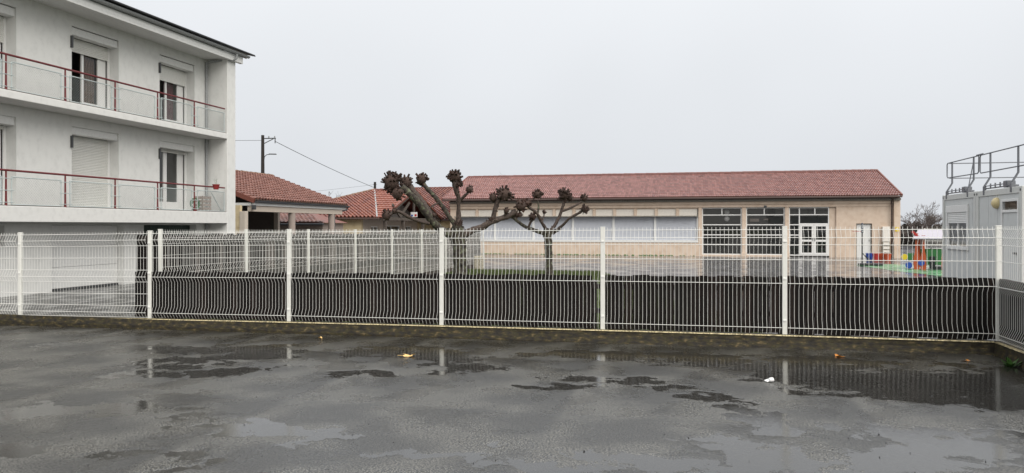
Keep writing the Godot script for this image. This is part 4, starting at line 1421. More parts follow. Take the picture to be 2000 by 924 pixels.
	m.tube([V(2.27, 2.97, 53.2), V(2.27, 2.83, 53.2)], [0.006, 0.006], 5)
	for k in 2:
		var sp := []
		for i in 7:
			var t := PI * i / 6.0
			sp.append([0.18 * sin(t), -0.18 * cos(t)])
		m.lathe(sp, V(2.27, [2.66, 2.22][k], 53.2), 14)
	obj("paper_lantern", m, M.p_white, o)
	m = MB.new()
	m.box(3.8, 4.4, 2.02, 2.22, 53.4, 53.45)
	m.box(4.7, 5.0, 2.12, 2.22, 53.4, 53.45)
	obj("wall_notice", m, M.column, o)
	# plain service door, downpipe, meter boxes, lamp, yellow plate
	var sd := group_part("service_door", o)
	m = MB.new()
	m.box(10.263, 11.207, g + 0.01, 1.877, 52.07, 52.11)
	obj("leaf", m, M.trim_white, sd)
	m = MB.new()
	for q in [[10.263, 10.32, g, 1.877], [11.15, 11.207, g, 1.877], [10.321, 11.149, 1.82, 1.877]]:
		m.box(q[0], q[1], q[2], q[3], 52.03, 52.068, 0.004)
	obj("frame", m, M.cornice, sd)
	m = MB.new()
	m.box(11.05, 11.1, 0.72, 0.85, 52.03, 52.068)
	obj("handle", m, M.dark_metal, sd)
	m = MB.new()
	m.tube([V(12.33, 3.55, 51.3), V(12.33, 3.46, 51.45), V(12.33, 3.30, 51.72), V(12.33, g, 51.74)], [0.055, 0.055, 0.055, 0.055], 10)
	for y in [0.6, 1.9, 3.1]:
		m.tube([V(12.33, y, 51.74), V(12.33, y + 0.05, 51.74)], [0.068, 0.068], 10)
	obj("downpipe", m, M.rust_pipe, o)
	m = MB.new()
	m.tube([V(4.65, 3.04, 51.88), V(4.65, 3.02, 51.7)], [0.03, 0.03], 6)
	m.obox(Transform3D(Basis(Vector3.RIGHT, 0.4), V(4.65, 3.0, 51.66)), Vector3(0.18, 0.13, 0.12), 0.02)
	obj("floodlight", m, M.dark_metal, o)
	var mb := thing("meter_cabinet", "stack of pale green meter boxes against the school wall", "cabinet", V(11.99, g, 51.8))
	var yy := 0.02
	for h in [0.30, 0.22, 0.24, 0.26, 0.98]:
		m = MB.new()
		m.box(-0.225, 0.225, yy, yy + h - 0.012, -0.12, 0.1, 0.015)
		var bx := obj("meter_box", m, M.concrete if h < 0.9 else M.panel_cream, mb)
		m = MB.new()
		m.box(-0.18, 0.18, yy + 0.03, yy + h - 0.045, -0.128, -0.121, 0.003)
		obj("lid", m, M.panel_cream, bx)
		yy += h
	var ys2 := thing("warning_plate", "small yellow plate fixed on the corner pier of the school", "sign", V(12.64, 1.5, 51.765))
	m = MB.new()
	m.box(-0.11, 0.11, -0.14, 0.14, -0.006, 0.012, 0.003)
	obj("plate", m, M.p_yellow, ys2)
	m = MB.new()
	m.box(-0.07, 0.07, -0.03, 0.06, -0.012, -0.0065)
	obj("mark", m, M.p_white, ys2)
	# moss along the foot of the wall
	m = MB.new()
	for i in 160:
		var a := rng.randf_range(-16.5, 0.2)
		var s := rng.randf_range(0.03, 0.08)
		m.lathe([[s * 1.6, -0.02], [s * 1.2, s * 0.5], [s * 0.5, s * 0.9], [0.0, s]], V(a, g + 0.01, 51.86), 6)
	stuff(tag(obj("moss", m, M.p_weed, self), "dark green moss growing along the foot of the school wall", "moss"))

# ------------------------------------------------------------------ grey site cabins
func build_cabins() -> void:
	var g := -0.1
	var F := 7.8
	var data := [[23.55, 26.43, "grey modular cabin with a roller-shuttered window"], [20.50, 23.52, "grey modular cabin with a white door and yellowish bulkhead lamp"]]
	for i in 2:
		var b0: float = data[i][0]
		var b1: float = data[i][1]
		var o := thing("site_cabin", data[i][2], "cabin", Vector3.ZERO, 0.0, "grey modular cabins")
		var m := MB.new()
		for e in [[b0, b0 + 0.16], [b1 - 0.16, b1]]:
			m.box(F - 0.02, F + 0.18, g, 2.69, e[0], e[1], 0.012)
			m.box(F + 5.8, F + 6.0, g, 2.69, e[0], e[1], 0.012)
		m.box(F - 0.012, F + 0.16, 2.52, 2.685, b0 + 0.161, b1 - 0.161, 0.01)
		m.box(F - 0.012, F + 0.16, g, 0.06, b0 + 0.161, b1 - 0.161, 0.01)
		m.box(F + 0.181, F + 5.79, 2.52, 2.685, b1 - 0.15, b1, 0.01)
		m.box(F + 0.181, F + 5.79, 2.52, 2.685, b0, b0 + 0.15, 0.01)
		obj("corner_frame", m, M.cabin_frame, o)
		m = MB.new()
		var hole := [[24.15, 26.08, 0.99, 2.35]] if i == 0 else [[20.7, 21.79, 0.06, 2.40]]
		wall(m, "b", F + 0.015, F + 0.08, b0 + 0.162, b1 - 0.162, 0.061, 2.519, hole)
		obj("wall", m, M.cabin, o)
		m = MB.new()
		m.box(F + 0.19, F + 5.8, 0.06, 2.52, b1 - 0.06, b1 - 0.03)
		m.box(F + 0.19, F + 5.8, 0.06, 2.52, b0 + 0.03, b0 + 0.06)
		m.box(F + 5.85, F + 5.9, 0.06, 2.52, b0 + 0.17, b1 - 0.17)
		m.box(F + 0.09, F + 5.8, 2.45, 2.5, b0 + 0.07, b1 - 0.07)
		m.box(F + 0.09, F + 5.8, g + 0.05, 0.05, b0 + 0.07, b1 - 0.07)
		obj("shell", m, M.cabin, o)
		m = MB.new()
		m.box(F + 0.1, F + 5.9, 2.66, 2.68, b0 + 0.05, b1 - 0.05)
		obj("roof", m, M.cabin_frame, o)
		m = MB.new()   # corner casting holes
		for b in [b0 + 0.08, b1 - 0.08]:
			m.tube([V(F - 0.026, 2.60, b), V(F - 0.021, 2.60, b)], [0.035, 0.035], 10)
		obj("casting_hole", m, M.dark_metal, o)
		m = MB.new()   # profiled steel ribs
		var b := b0 + 0.35
		while b < b1 - 0.3:
			var blocked := false
			for h in hole:
				if b > h[0] - 0.06 and b < h[1] + 0.06:
					blocked = true
			if not blocked:
				m.box(F + 0.009, F + 0.016, 0.07, 2.51, b - 0.012, b + 0.012)
			b += 0.62
		stuff(obj("rib", m, M.cabin, o))
		if i == 0:
			var W := group_part("window", o)
			m = MB.new()
			m.box(F - 0.035, F + 0.05, 2.12, 2.34, 24.16, 26.07, 0.01)
			obj("shutter_box", m, M.trim_white, W)
			slats(W, "b", F - 0.012, 24.27, 25.96, 1.80, 2.119, 0.05, M.trim_white)
			m = MB.new()
			m.box(F - 0.03, F + 0.05, 0.99, 2.119, 24.16, 24.265, 0.006)
			m.box(F - 0.03, F + 0.05, 0.99, 2.119, 25.965, 26.07, 0.006)
			m.box(F - 0.045, F + 0.05, 0.995, 1.10, 24.266, 25.964, 0.006)
			obj("frame", m, M.trim_white, W)
			m = MB.new()
			for e in [[24.27, 24.33], [25.03, 25.10], [25.90, 25.96]]:
				m.box(F + 0.0, F + 0.045, 1.102, 1.80, e[0], e[1], 0.004)
			obj("sash", m, M.pvc, W)
			pane(W, "b", F + 0.03, 24.33, 25.03, 1.10, 1.82)
			pane(W, "b", F + 0.03, 25.10, 25.90, 1.10, 1.82)
			m = MB.new()
			m.box(F + 0.9, F + 0.92, 0.8, 2.4, 23.9, 26.2)
			obj("blind", m, M.room, W)
		else:
			var D := group_part("door", o)
			m = MB.new()
			for q in [[20.703, 20.78, 0.06, 2.395], [21.71, 21.787, 0.06, 2.395]]:
				m.box(F - 0.02, F + 0.06, q[2], q[3], q[0], q[1], 0.006)
			m.box(F - 0.02, F + 0.06, 2.33, 2.395, 20.781, 21.709, 0.006)
			m.box(F - 0.02, F + 0.06, 2.05, 2.12, 20.781, 21.709, 0.006)
			obj("frame", m, M.trim_white, D)
			m = MB.new()
			m.box(F + 0.012, F + 0.05, 0.06, 2.05, 20.79, 21.70, 0.006)
			obj("leaf", m, M.cabin, D)
			m = MB.new()
			m.box(F - 0.04, F + 0.011, 1.0, 1.05, 20.86, 20.99, 0.008)
			obj("handle", m, M.dark_metal, D)
			pane(D, "b", F + 0.02, 20.78, 21.71, 2.12, 2.33)
			m = MB.new()
			m.box(F + 0.2, F + 0.25, 2.0, 2.45, 20.7, 21.8)
			obj("dark_room", m, M.room_floor, D)
			m = MB.new()
			m.lathe([[0.0, 0.0], [0.15, 0.0], [0.15, 0.03], [0.14, 0.07], [0.10, 0.11], [0.05, 0.135], [0.0, 0.14]], Vector3.ZERO, 18)
			put("bulkhead_lamp", m.mesh(), M.lamp_yellow, o, Transform3D(Basis(Vector3(0, 0, 1), PI / 2), V(F + 0.014, 2.31, 22.09)))
	# guard rail on the cabin roofs
	var r := thing("guard_rail", "grey tubular guard rail standing on the cabin roof", "guard rail")
	var A := 7.95
	var m := MB.new()
	var pbs := [26.05, 24.2, 22.95, 21.15, 19.9]
	for i in 5:
		var b: float = pbs[i]
		m = MB.new()
		m.tube([V(7.80, 2.62, b), V(7.80, 2.80, b), V(7.86, 2.90, b), V(A, 3.06, b), V(A, 3.73, b)], [0.028, 0.028, 0.028, 0.028, 0.026], 8)
		obj("post", m, M.galva, r)
		m = MB.new()
		m.box(7.77, 7.84, 2.56, 2.80, b - 0.04, b + 0.04, 0.008)
		if i % 2 == 1:
			m.box(7.80, 8.02, 2.70, 2.88, b + 0.32, b + 0.55, 0.02)
			m.box(7.83, 7.99, 2.69, 2.76, b + 0.05, b + 0.33, 0.01)
		obj("clamp", m, M.galva, r)
	for s in [[26.05, 24.2], [22.95, 21.15]]:
		m = MB.new()
		m.beam(V(7.86, 2.735, s[0]), V(7.86, 2.735, s[1]), 0.05, 0.03)
		m.rod(V(7.82, 2.80, s[0]), V(7.82, 2.80, s[1] + 0.3), 0.014, 6)
		for k in 3:
			m.beam(V(7.84, 2.72, lerpf(s[0], s[1] + 0.5, (k + 1) / 4.0)), V(7.84, 2.86, lerpf(s[0], s[1] + 0.5, (k + 1) / 4.0)), 0.03, 0.03)
		obj("foot_bar", m, M.galva, r)
	m = MB.new()
	m.tube([V(A, 3.72, 23.82), V(A, 3.72, 26.45), V(A, 3.68, 26.53), V(A, 3.30, 26.53), V(A, 3.25, 26.45), V(A, 3.22, 23.90), V(A, 3.26, 23.82), V(A, 3.70, 23.80)], [0.018, 0.018, 0.018, 0.018, 0.018, 0.018, 0.018, 0.018], 7)
	obj("rail", m, M.galva, r)
	m = MB.new()
	m.tube([V(A, 3.72, 19.0), V(A, 3.72, 23.66), V(A, 3.66, 23.70), V(A, 3.26, 23.70), V(A, 3.21, 23.64), V(A, 3.21, 19.0)], [0.018, 0.018, 0.018, 0.018, 0.018, 0.018], 7)
	obj("rail", m, M.galva, r)
	m = MB.new()
	m.rod(V(A, 3.74, 23.95), V(A, 3.74, 23.5), 0.028, 6)
	obj("coupler", m, M.galva, r)
	m = MB.new()
	for y in [3.70, 3.23]:
		m.rod(V(A, y, 26.3), V(14.5, y, 26.3), 0.018, 6)
	obj("rail", m, M.galva, r)
	m = MB.new()
	m.rod(V(7.98, 2.86, 24.72), V(8.1, 3.72, 24.62), 0.014, 6)
	obj("stay", m, M.galva, r)
	for a in [11.0, 13.8]:
		m = MB.new()
		m.rod(V(a, 2.68, 26.3), V(a, 3.71, 26.3), 0.024, 6)
		obj("post", m, M.galva, r)

# ------------------------------------------------------------------ pollarded trees
func knuckle(parent: Node3D, at: Vector3, rx: float, ry: float, z: FastNoiseLite, brown: float) -> void:
	var m := MB.new()
	var la := 18
	var lo := 28
	var base := m.v.size()
	m.col = Color(1, 1, 1)
	var lumps := []
	for i in 16:
		lumps.append([Vector3(rng.randfn(), rng.randfn() + 0.2, rng.randfn()).normalized(), rng.randf_range(0.15, 0.34), rng.randf_range(0.3, 0.6)])
	for i in la + 1:
		var t := PI * i / la
		for k in lo:
			var p := TAU * k / lo
			var d := Vector3(sin(t) * cos(p), cos(t), sin(t) * sin(p))
			var s := 0.72 + 0.12 * z.get_noise_3dv(d * 2.2 + at * 7.0)
			var most := 0.0
			for e in lumps:
				var an: float = d.angle_to(e[0]) / e[2]
				most = maxf(most, e[1] * exp(-an * an))
			s += most
			m.vert(at + Vector3(d.x * rx, d.y * ry, d.z * rx) * s, d)
	for i in la:
		for k in lo:
			var a := base + i * lo + k
			var b := base + i * lo + (k + 1) % lo
			m.tri_i(a, b, b + lo); m.tri_i(a, b + lo, a + lo)
	var o := obj("knuckle", m, M.knuckle, parent)
	# stubs of cut shoots
	m = MB.new()
	var n := int((22 + 130 * rx) * rng.randf_range(0.6, 1.3))
	for i in n:
		var d := Vector3(rng.randfn(), rng.randfn() + 0.35, rng.randfn()).normalized()
		var p := at + Vector3(d.x * rx, d.y * ry, d.z * rx) * 0.82
		var ln := rng.randf_range(0.05, 0.3) * rx
		var q := p + (d + Vector3(rng.randfn(), rng.randfn() + 0.4, rng.randfn()) * 0.2) * (ln + rx * 0.2)
		var r := rng.randf_range(0.07, 0.17) * rx
		m.col = Color(0.55, 0.5, 0.48).lerp(Color(1.15, 0.78, 0.6), rng.randf() * brown)
		m.tube([p, p.lerp(q, 0.6), q], [r * 1.2, r * 1.05, r * 0.95], 6)
	stuff(obj("shoot_stub", m, M.knuckle, o))

func pollard(o: Node3D, parts: Array, knobs: Array, brown: Array) -> void:
	var z := FastNoiseLite.new()
	z.seed = 41; z.frequency = 1.6; z.fractal_octaves = 3
	for i in parts.size():
		var pts: Array = parts[i][1]
		var c := Curve3D.new()
		for k in pts.size():
			var p := V(pts[k][0], pts[k][1], pts[k][2])
			var pv := V(pts[maxi(k - 1, 0)][0], pts[maxi(k - 1, 0)][1], pts[maxi(k - 1, 0)][2])
			var nx := V(pts[mini(k + 1, pts.size() - 1)][0], pts[mini(k + 1, pts.size() - 1)][1], pts[mini(k + 1, pts.size() - 1)][2])
			var h := (nx - pv) / 6.0
			c.add_point(p, -h, h)
		var path := []
		var rs := []
		var slim := 1.0 if i == 0 else 0.76
		for k in pts.size() - 1:
			for e in 5:
				var t := e / 5.0
				path.append(c.sample(k, t))
				rs.append(lerpf(pts[k][3], pts[k + 1][3], t) * slim)
		path.append(c.sample(pts.size() - 1, 0.0)); rs.append(pts[pts.size() - 1][3] * slim)
		var m := MB.new()
		var zz := FastNoiseLite.new()
		zz.seed = 50 + i; zz.frequency = 5.0; zz.fractal_octaves = 3
		m.tube(path, rs, 16, true, 0.42, zz)
		# a few burrs
		for b in int(path.size() / 4.0):
			var k := rng.randi_range(1, path.size() - 2)
			var d := Vector3(rng.randfn(), rng.randfn(), rng.randfn()).normalized()
			var p: Vector3 = path[k] + d * rs[k] * 0.7
			m.tube([p, p + d * rs[k] * 0.35, p + d * rs[k] * 0.75], [rs[k] * 0.42, rs[k] * 0.33, rs[k] * 0.1], 6)
		var mt: Material = M.bark_lichen if i < 2 or i == 4 else M.bark
		obj(parts[i][0], m, mt, o)
	for i in knobs.size():
		var k: Array = knobs[i]
		knuckle(o, V(k[0], k[1], k[2]), k[3], k[4], z, brown[i % brown.size()])

func build_trees() -> void:
	var t1 := thing("pollarded_tree", "large pollarded tree with thick lichen-covered limbs ending in knobbly fists", "tree", Vector3.ZERO, 0.0, "pollarded trees")
	pollard(t1, [
		["trunk",[[-5.47,-0.16,17.19,0.210],[-5.47,0.24,17.19,0.175],[-5.48,0.61,17.19,0.160],[-5.49,0.98,17.19,0.160],[-5.52,1.29,17.18,0.175],[-5.54,1.54,17.18,0.190],[-5.53,1.72,17.18,0.130]]],
		["limb",[[-5.53,1.38,17.18,0.140],[-5.77,1.53,17.02,0.135],[-5.95,1.69,16.87,0.125],[-6.11,1.92,16.73,0.115],[-6.31,2.25,16.58,0.105],[-6.51,2.47,16.48,0.100],[-6.68,2.62,16.38,0.100]]],
		["limb",[[-6.06,1.85,16.84,0.090],[-6.23,2.12,16.91,0.085],[-6.39,2.31,16.97,0.090],[-6.55,2.48,16.98,0.095],[-6.71,2.65,16.99,0.100]]],
		["limb",[[-6.11,1.77,16.73,0.055],[-6.33,1.83,16.52,0.052],[-6.48,1.92,16.33,0.050],[-6.64,2.03,16.19,0.050],[-6.77,2.03,16.11,0.055],[-6.84,1.96,16.04,0.060]]],
		["limb",[[-5.57,1.58,17.27,0.120],[-5.70,1.78,17.34,0.080],[-5.88,1.99,17.40,0.070],[-6.04,2.23,17.41,0.068],[-6.21,2.42,17.43,0.066],[-6.40,2.62,17.43,0.068],[-6.54,2.77,17.45,0.080]]],
		["limb",[[-6.09,2.28,17.40,0.030],[-6.18,2.23,17.28,0.028],[-6.29,2.14,17.20,0.020]]],
		["limb",[[-5.52,1.54,17.18,0.120],[-5.52,1.85,17.18,0.075],[-5.52,2.16,17.18,0.066],[-5.51,2.41,17.13,0.070],[-5.55,2.61,17.07,0.085],[-5.58,2.81,17.06,0.110]]],
		["limb",[[-5.51,2.30,17.19,0.050],[-5.39,2.41,17.16,0.042],[-5.28,2.50,17.14,0.045]]],
		["limb",[[-5.49,1.45,17.19,0.130],[-5.26,1.58,17.35,0.115],[-5.02,1.69,17.51,0.105],[-4.81,1.81,17.61,0.100],[-4.62,1.89,17.76,0.090],[-4.43,1.97,17.91,0.085],[-4.28,2.08,18.00,0.085]]],
		["limb",[[-4.79,1.80,17.62,0.080],[-4.74,2.04,17.63,0.075],[-4.69,2.25,17.64,0.078],[-4.63,2.40,17.66,0.090]]],
		["limb",[[-4.54,1.93,17.78,0.035],[-4.47,2.04,17.75,0.045]]],
	], [[-6.87,2.72,16.29,0.21,0.25],[-6.73,2.47,16.27,0.16,0.16],[-6.80,2.77,16.97,0.15,0.17],[-6.90,1.95,16.02,0.11,0.14],[-6.74,2.06,16.11,0.07,0.06],[-6.56,2.87,17.44,0.15,0.17],[-5.58,2.89,17.06,0.17,0.16],[-5.45,2.71,17.04,0.09,0.07],[-5.23,2.58,17.15,0.09,0.10],[-4.51,2.47,17.69,0.21,0.16],[-4.77,2.40,17.62,0.10,0.12],[-4.47,2.08,17.75,0.07,0.09],[-4.82,1.85,17.56,0.06,0.07],[-4.18,2.21,18.02,0.14,0.16],[-4.22,1.98,18.01,0.10,0.07],[-5.50,1.75,17.13,0.10,0.10],[-5.99,1.97,16.76,0.06,0.06]],
		[0.3, 0.8, 0.3, 0.2, 0.2, 0.9, 0.5, 0.4, 0.2, 0.3, 0.7, 0.5, 1.0, 1.0, 0.7, 0.3, 0.3])
	var t2 := thing("pollarded_tree", "smaller pollarded tree with a slim straight trunk and spreading forked limbs", "tree", Vector3.ZERO, 0.0, "pollarded trees")
	pollard(t2, [
		["trunk",[[-4.51,-0.25,23.60,0.160],[-4.51,0.24,23.60,0.125],[-4.53,0.74,23.60,0.115],[-4.54,1.15,23.60,0.120],[-4.56,1.48,23.59,0.150],[-4.54,1.63,23.60,0.110]]],
		["limb",[[-4.59,1.45,23.58,0.100],[-4.87,1.52,23.62,0.085],[-5.16,1.62,23.65,0.080],[-5.40,1.73,23.70,0.070],[-5.59,1.87,23.65,0.065],[-5.72,2.00,23.62,0.060]]],
		["limb",[[-5.21,1.65,23.64,0.045],[-5.15,1.82,23.65,0.050],[-5.08,1.93,23.67,0.060]]],
		["limb",[[-4.59,1.57,23.58,0.090],[-4.70,1.77,23.45,0.070],[-4.79,2.00,23.33,0.065],[-4.89,2.16,23.25,0.060],[-5.06,2.29,23.16,0.055],[-5.20,2.39,23.13,0.060]]],
		["limb",[[-4.84,2.06,23.32,0.040],[-4.82,2.31,23.37,0.038],[-4.86,2.52,23.42,0.045]]],
		["limb",[[-4.73,1.83,23.45,0.025],[-4.68,2.00,23.51,0.025],[-4.67,2.13,23.56,0.030]]],
		["limb",[[-4.49,1.53,23.61,0.090],[-4.34,1.77,23.75,0.070],[-4.20,2.07,23.83,0.065],[-4.13,2.30,23.85,0.060],[-4.05,2.53,23.87,0.070]]],
		["limb",[[-4.17,2.17,23.84,0.050],[-3.92,2.28,23.95,0.048],[-3.71,2.39,24.06,0.045],[-3.56,2.49,24.14,0.050]]],
		["limb",[[-4.43,1.50,23.62,0.080],[-4.19,1.63,23.58,0.065],[-3.99,1.80,23.52,0.055],[-3.83,1.96,23.46,0.052],[-3.64,2.06,23.46,0.050],[-3.45,2.17,23.45,0.060]]],
		["limb",[[-4.40,1.47,23.63,0.060],[-4.25,1.57,23.77,0.050],[-4.16,1.63,23.79,0.050]]],
	], [[-5.08,2.00,23.67,0.13,0.13],[-5.17,2.42,23.13,0.15,0.13],[-4.86,2.72,23.42,0.17,0.12],[-4.67,2.16,23.56,0.07,0.07],[-4.07,2.73,23.87,0.20,0.20],[-3.91,2.63,23.90,0.12,0.13],[-3.46,2.62,24.17,0.12,0.13],[-3.34,2.25,23.48,0.15,0.13],[-5.72,2.07,23.62,0.12,0.12]],
		[0.9, 0.9, 0.4, 0.3, 0.3, 0.3, 0.6, 0.2, 0.8])

func bare_tree(at: Vector3, height: float, spread: float, stems: int, label: String, sd: int, thin: float) -> void:
	var o := thing("bare_tree", label, "tree", at, 0.0, "bare trees beyond the school")
	var r2 := RandomNumberGenerator.new()
	r2.seed = sd
	var tr := MB.new()
	var cr := MB.new()
	var stack := []
	for s in stems:
		var d := Vector3(r2.randfn() * spread * 0.5, 1.0, r2.randfn() * spread * 0.5).normalized()
		stack.append([Vector3(r2.randfn() * 0.15, 0, r2.randfn() * 0.15), d, height * 0.34, height * 0.012, 0])
	while stack.size():
		var b: Array = stack.pop_back()
		var p: Vector3 = b[0]
		var d: Vector3 = b[1]
		var ln: float = b[2] * r2.randf_range(0.75, 1.2)
		var r: float = b[3]
		var mid := p + d * ln * 0.5 + Vector3(r2.randfn(), 0, r2.randfn()) * ln * 0.05
		var e := p + d * ln + Vector3(r2.randfn(), 0.3, r2.randfn()) * ln * 0.08
		(tr if b[4] < 2 else cr).tube([p, mid, e], [maxf(r, thin), maxf(r * 0.85, thin), maxf(r * 0.68, thin)], 5 if b[4] < 2 else 3, false)
		if b[4] < 5:
			for k in (3 if b[4] > 0 else 4):
				var nd := (d + Vector3(r2.randfn(), r2.randfn() * 0.4 + 0.25, r2.randfn()) * (0.42 + 0.2 * spread)).normalized()
				stack.append([mid.lerp(e, r2.randf_range(0.1, 1.0)), nd, ln * r2.randf_range(0.55, 0.8), r * 0.62, b[4] + 1])
	obj("trunk", tr, M.twig, o)
	obj("crown", cr, M.twig, o)

func build_background() -> void:
	bare_tree(V(23.9, -0.5, 88.2), 4.7, 0.9, 5, "bare round shrub-like tree behind the coloured playhouse", 5, 0.011)
	bare_tree(V(27.2, -0.5, 94.0), 3.7, 0.7, 4, "smaller bare tree partly hidden by the grey cabin", 9, 0.011)
	bare_tree(V(-48.6, -0.5, 91.1), 7.0, 0.5, 3, "faint bare treetop rising behind the open shelter roof", 12, 0.014)
	bare_tree(V(-46.0, -0.5, 91.8), 6.4, 0.5, 3, "faint bare treetop between the shelter and the hipped roof", 15, 0.014)
	bare_tree(V(-26.2, -0.5, 117.1), 11.0, 0.4, 3, "thin bare treetop just above the school ridge", 18, 0.011)
	# far hedge
	var m := MB.new()
	var z := FastNoiseLite.new()
	z.seed = 61; z.frequency = 0.12; z.fractal_octaves = 3
	for i in 16000:
		var a := rng.randf_range(15.0, 75.0)
		var top := 1.75 + 0.9 * z.get_noise_2d(a * 3.0, 0.0)
		var b := 96.0 + rng.randf_range(-1.5, 1.5)
		var y := -0.5 + (top + 0.5) * rng.randf()
		var d := Vector3(rng.randfn(), rng.randfn(), rng.randfn()).normalized()
		var s := d.cross(Vector3(rng.randfn(), rng.randfn(), rng.randfn())).normalized()
		var c := V(a, y, b)
		var w := rng.randf_range(0.10, 0.30)
		m.col = Color(1, 1, 1).lerp(Color(1.8, 1.5, 1.5), rng.randf()) * rng.randf_range(0.6, 1.3)
		m.quad(c - d * w - s * w * 0.5, c + d * w - s * w * 0.5, c + d * w * 0.6 + s * w * 0.5, c - d * w * 0.6 + s * w * 0.5, Vector3(0, 0.4, 1))
	m.col = Color(0.7, 0.7, 0.7)
	m.box(15.0, 75.0, -0.5, 1.0, 95.6, 96.4)
	var h := obj("hedge", m, M.hedge, self)
	stuff(tag(h, "dark winter hedge along the far edge behind the playhouse", "hedge"))
	# utility pole with lamp and wires
	var p := thing("utility_pole", "dark wooden utility pole with crossarm and street lamp behind the shelter", "utility pole", V(-30.97, 0, 49.06))
	m = MB.new()
	m.tube([Vector3(0, -0.5, 0), Vector3(0, 8.45, 0)], [0.17, 0.11], 12)
	obj("pole", m, M.pole_wood, p)
	m = MB.new()
	m.beam(Vector3(0, 8.2, 0), Vector3(0.95, 8.22, -0.2), 0.07, 0.07)
	m.beam(Vector3(0, 7.78, 0), Vector3(0.78, 8.18, -0.17), 0.05, 0.05)
	m.beam(Vector3(0.9, 8.22, -0.2), Vector3(0.9, 7.85, -0.2), 0.05, 0.05)
	obj("crossarm", m, M.dark_metal, p)
	m = MB.new()
	for x in [0.45, 0.88]:
		m.lathe([[0.0, 0.0], [0.04, 0.0], [0.055, 0.05], [0.03, 0.09], [0.05, 0.13], [0.0, 0.17]], Vector3(x, 8.24, -0.2 * x), 8)
	obj("insulator", m, M.zinc_pale, p)
	m = MB.new()
	m.tube([Vector3(0.1, 6.55, 0), Vector3(0.14, 6.85, 0), Vector3(0.3, 7.0, -0.05), Vector3(0.6, 7.04, -0.12)], [0.03, 0.03, 0.028, 0.025], 8)
	obj("lamp_arm", m, M.dark_metal, p)
	m = MB.new()
	m.beam(Vector3(0.45, 7.05, -0.1), Vector3(1.0, 7.04, -0.22), 0.2, 0.07, Vector3.UP, 0.03)
	obj("lamp_head", m, M.dark_metal, p)
	var wire := func(a: Vector3, b: Vector3, sag: float, r: float, label: String) -> void:
		var w := MB.new()
		var pts := []
		var rs := []
		for i in 33:
			var t := i / 32.0
			pts.append(a.lerp(b, t) - Vector3(0, sag * 4.0 * t * (1.0 - t), 0)); rs.append(r)
		w.tube(pts, rs, 5)
		tag(obj("overhead_wire", w, M.cable, self), label, "wire")
	wire.call(V(-30.1, 8.0, 49.3), V(-31.4, 5.6, 70.0), 0.12, 0.022, "thick black cable dropping from the pole crossarm to the short far pole")
	wire.call(V(-30.97, 8.06, 49.0), V(-48.0, 8.5, 40.0), 0.3, 0.014, "thin wire running from the pole towards the apartment block")
	wire.call(V(-31.4, 5.95, 70.0), V(-60.0, 5.3, 84.0), 0.2, 0.010, "faint thin wire leaving the short far pole above the bare treetops")
	var p2 := thing("utility_pole", "short dark pole top rising behind the hipped clay roof", "utility pole", V(-31.4, 0, 70.0))
	m = MB.new()
	m.tube([Vector3(0, -0.5, 0), Vector3(0, 6.2, 0)], [0.16, 0.12], 10)
	obj("pole", m, M.pole_wood, p2)
	m = MB.new()
	m.rod(Vector3(-0.2, 5.95, 0), Vector3(0.2, 5.95, 0), 0.02, 6)
	obj("bracket", m, M.dark_metal, p2)

# ------------------------------------------------------------------ the yard's things
func yard_y(b: float) -> float:
	return -0.19 - (b - 29.0) * 0.13 / 23.2

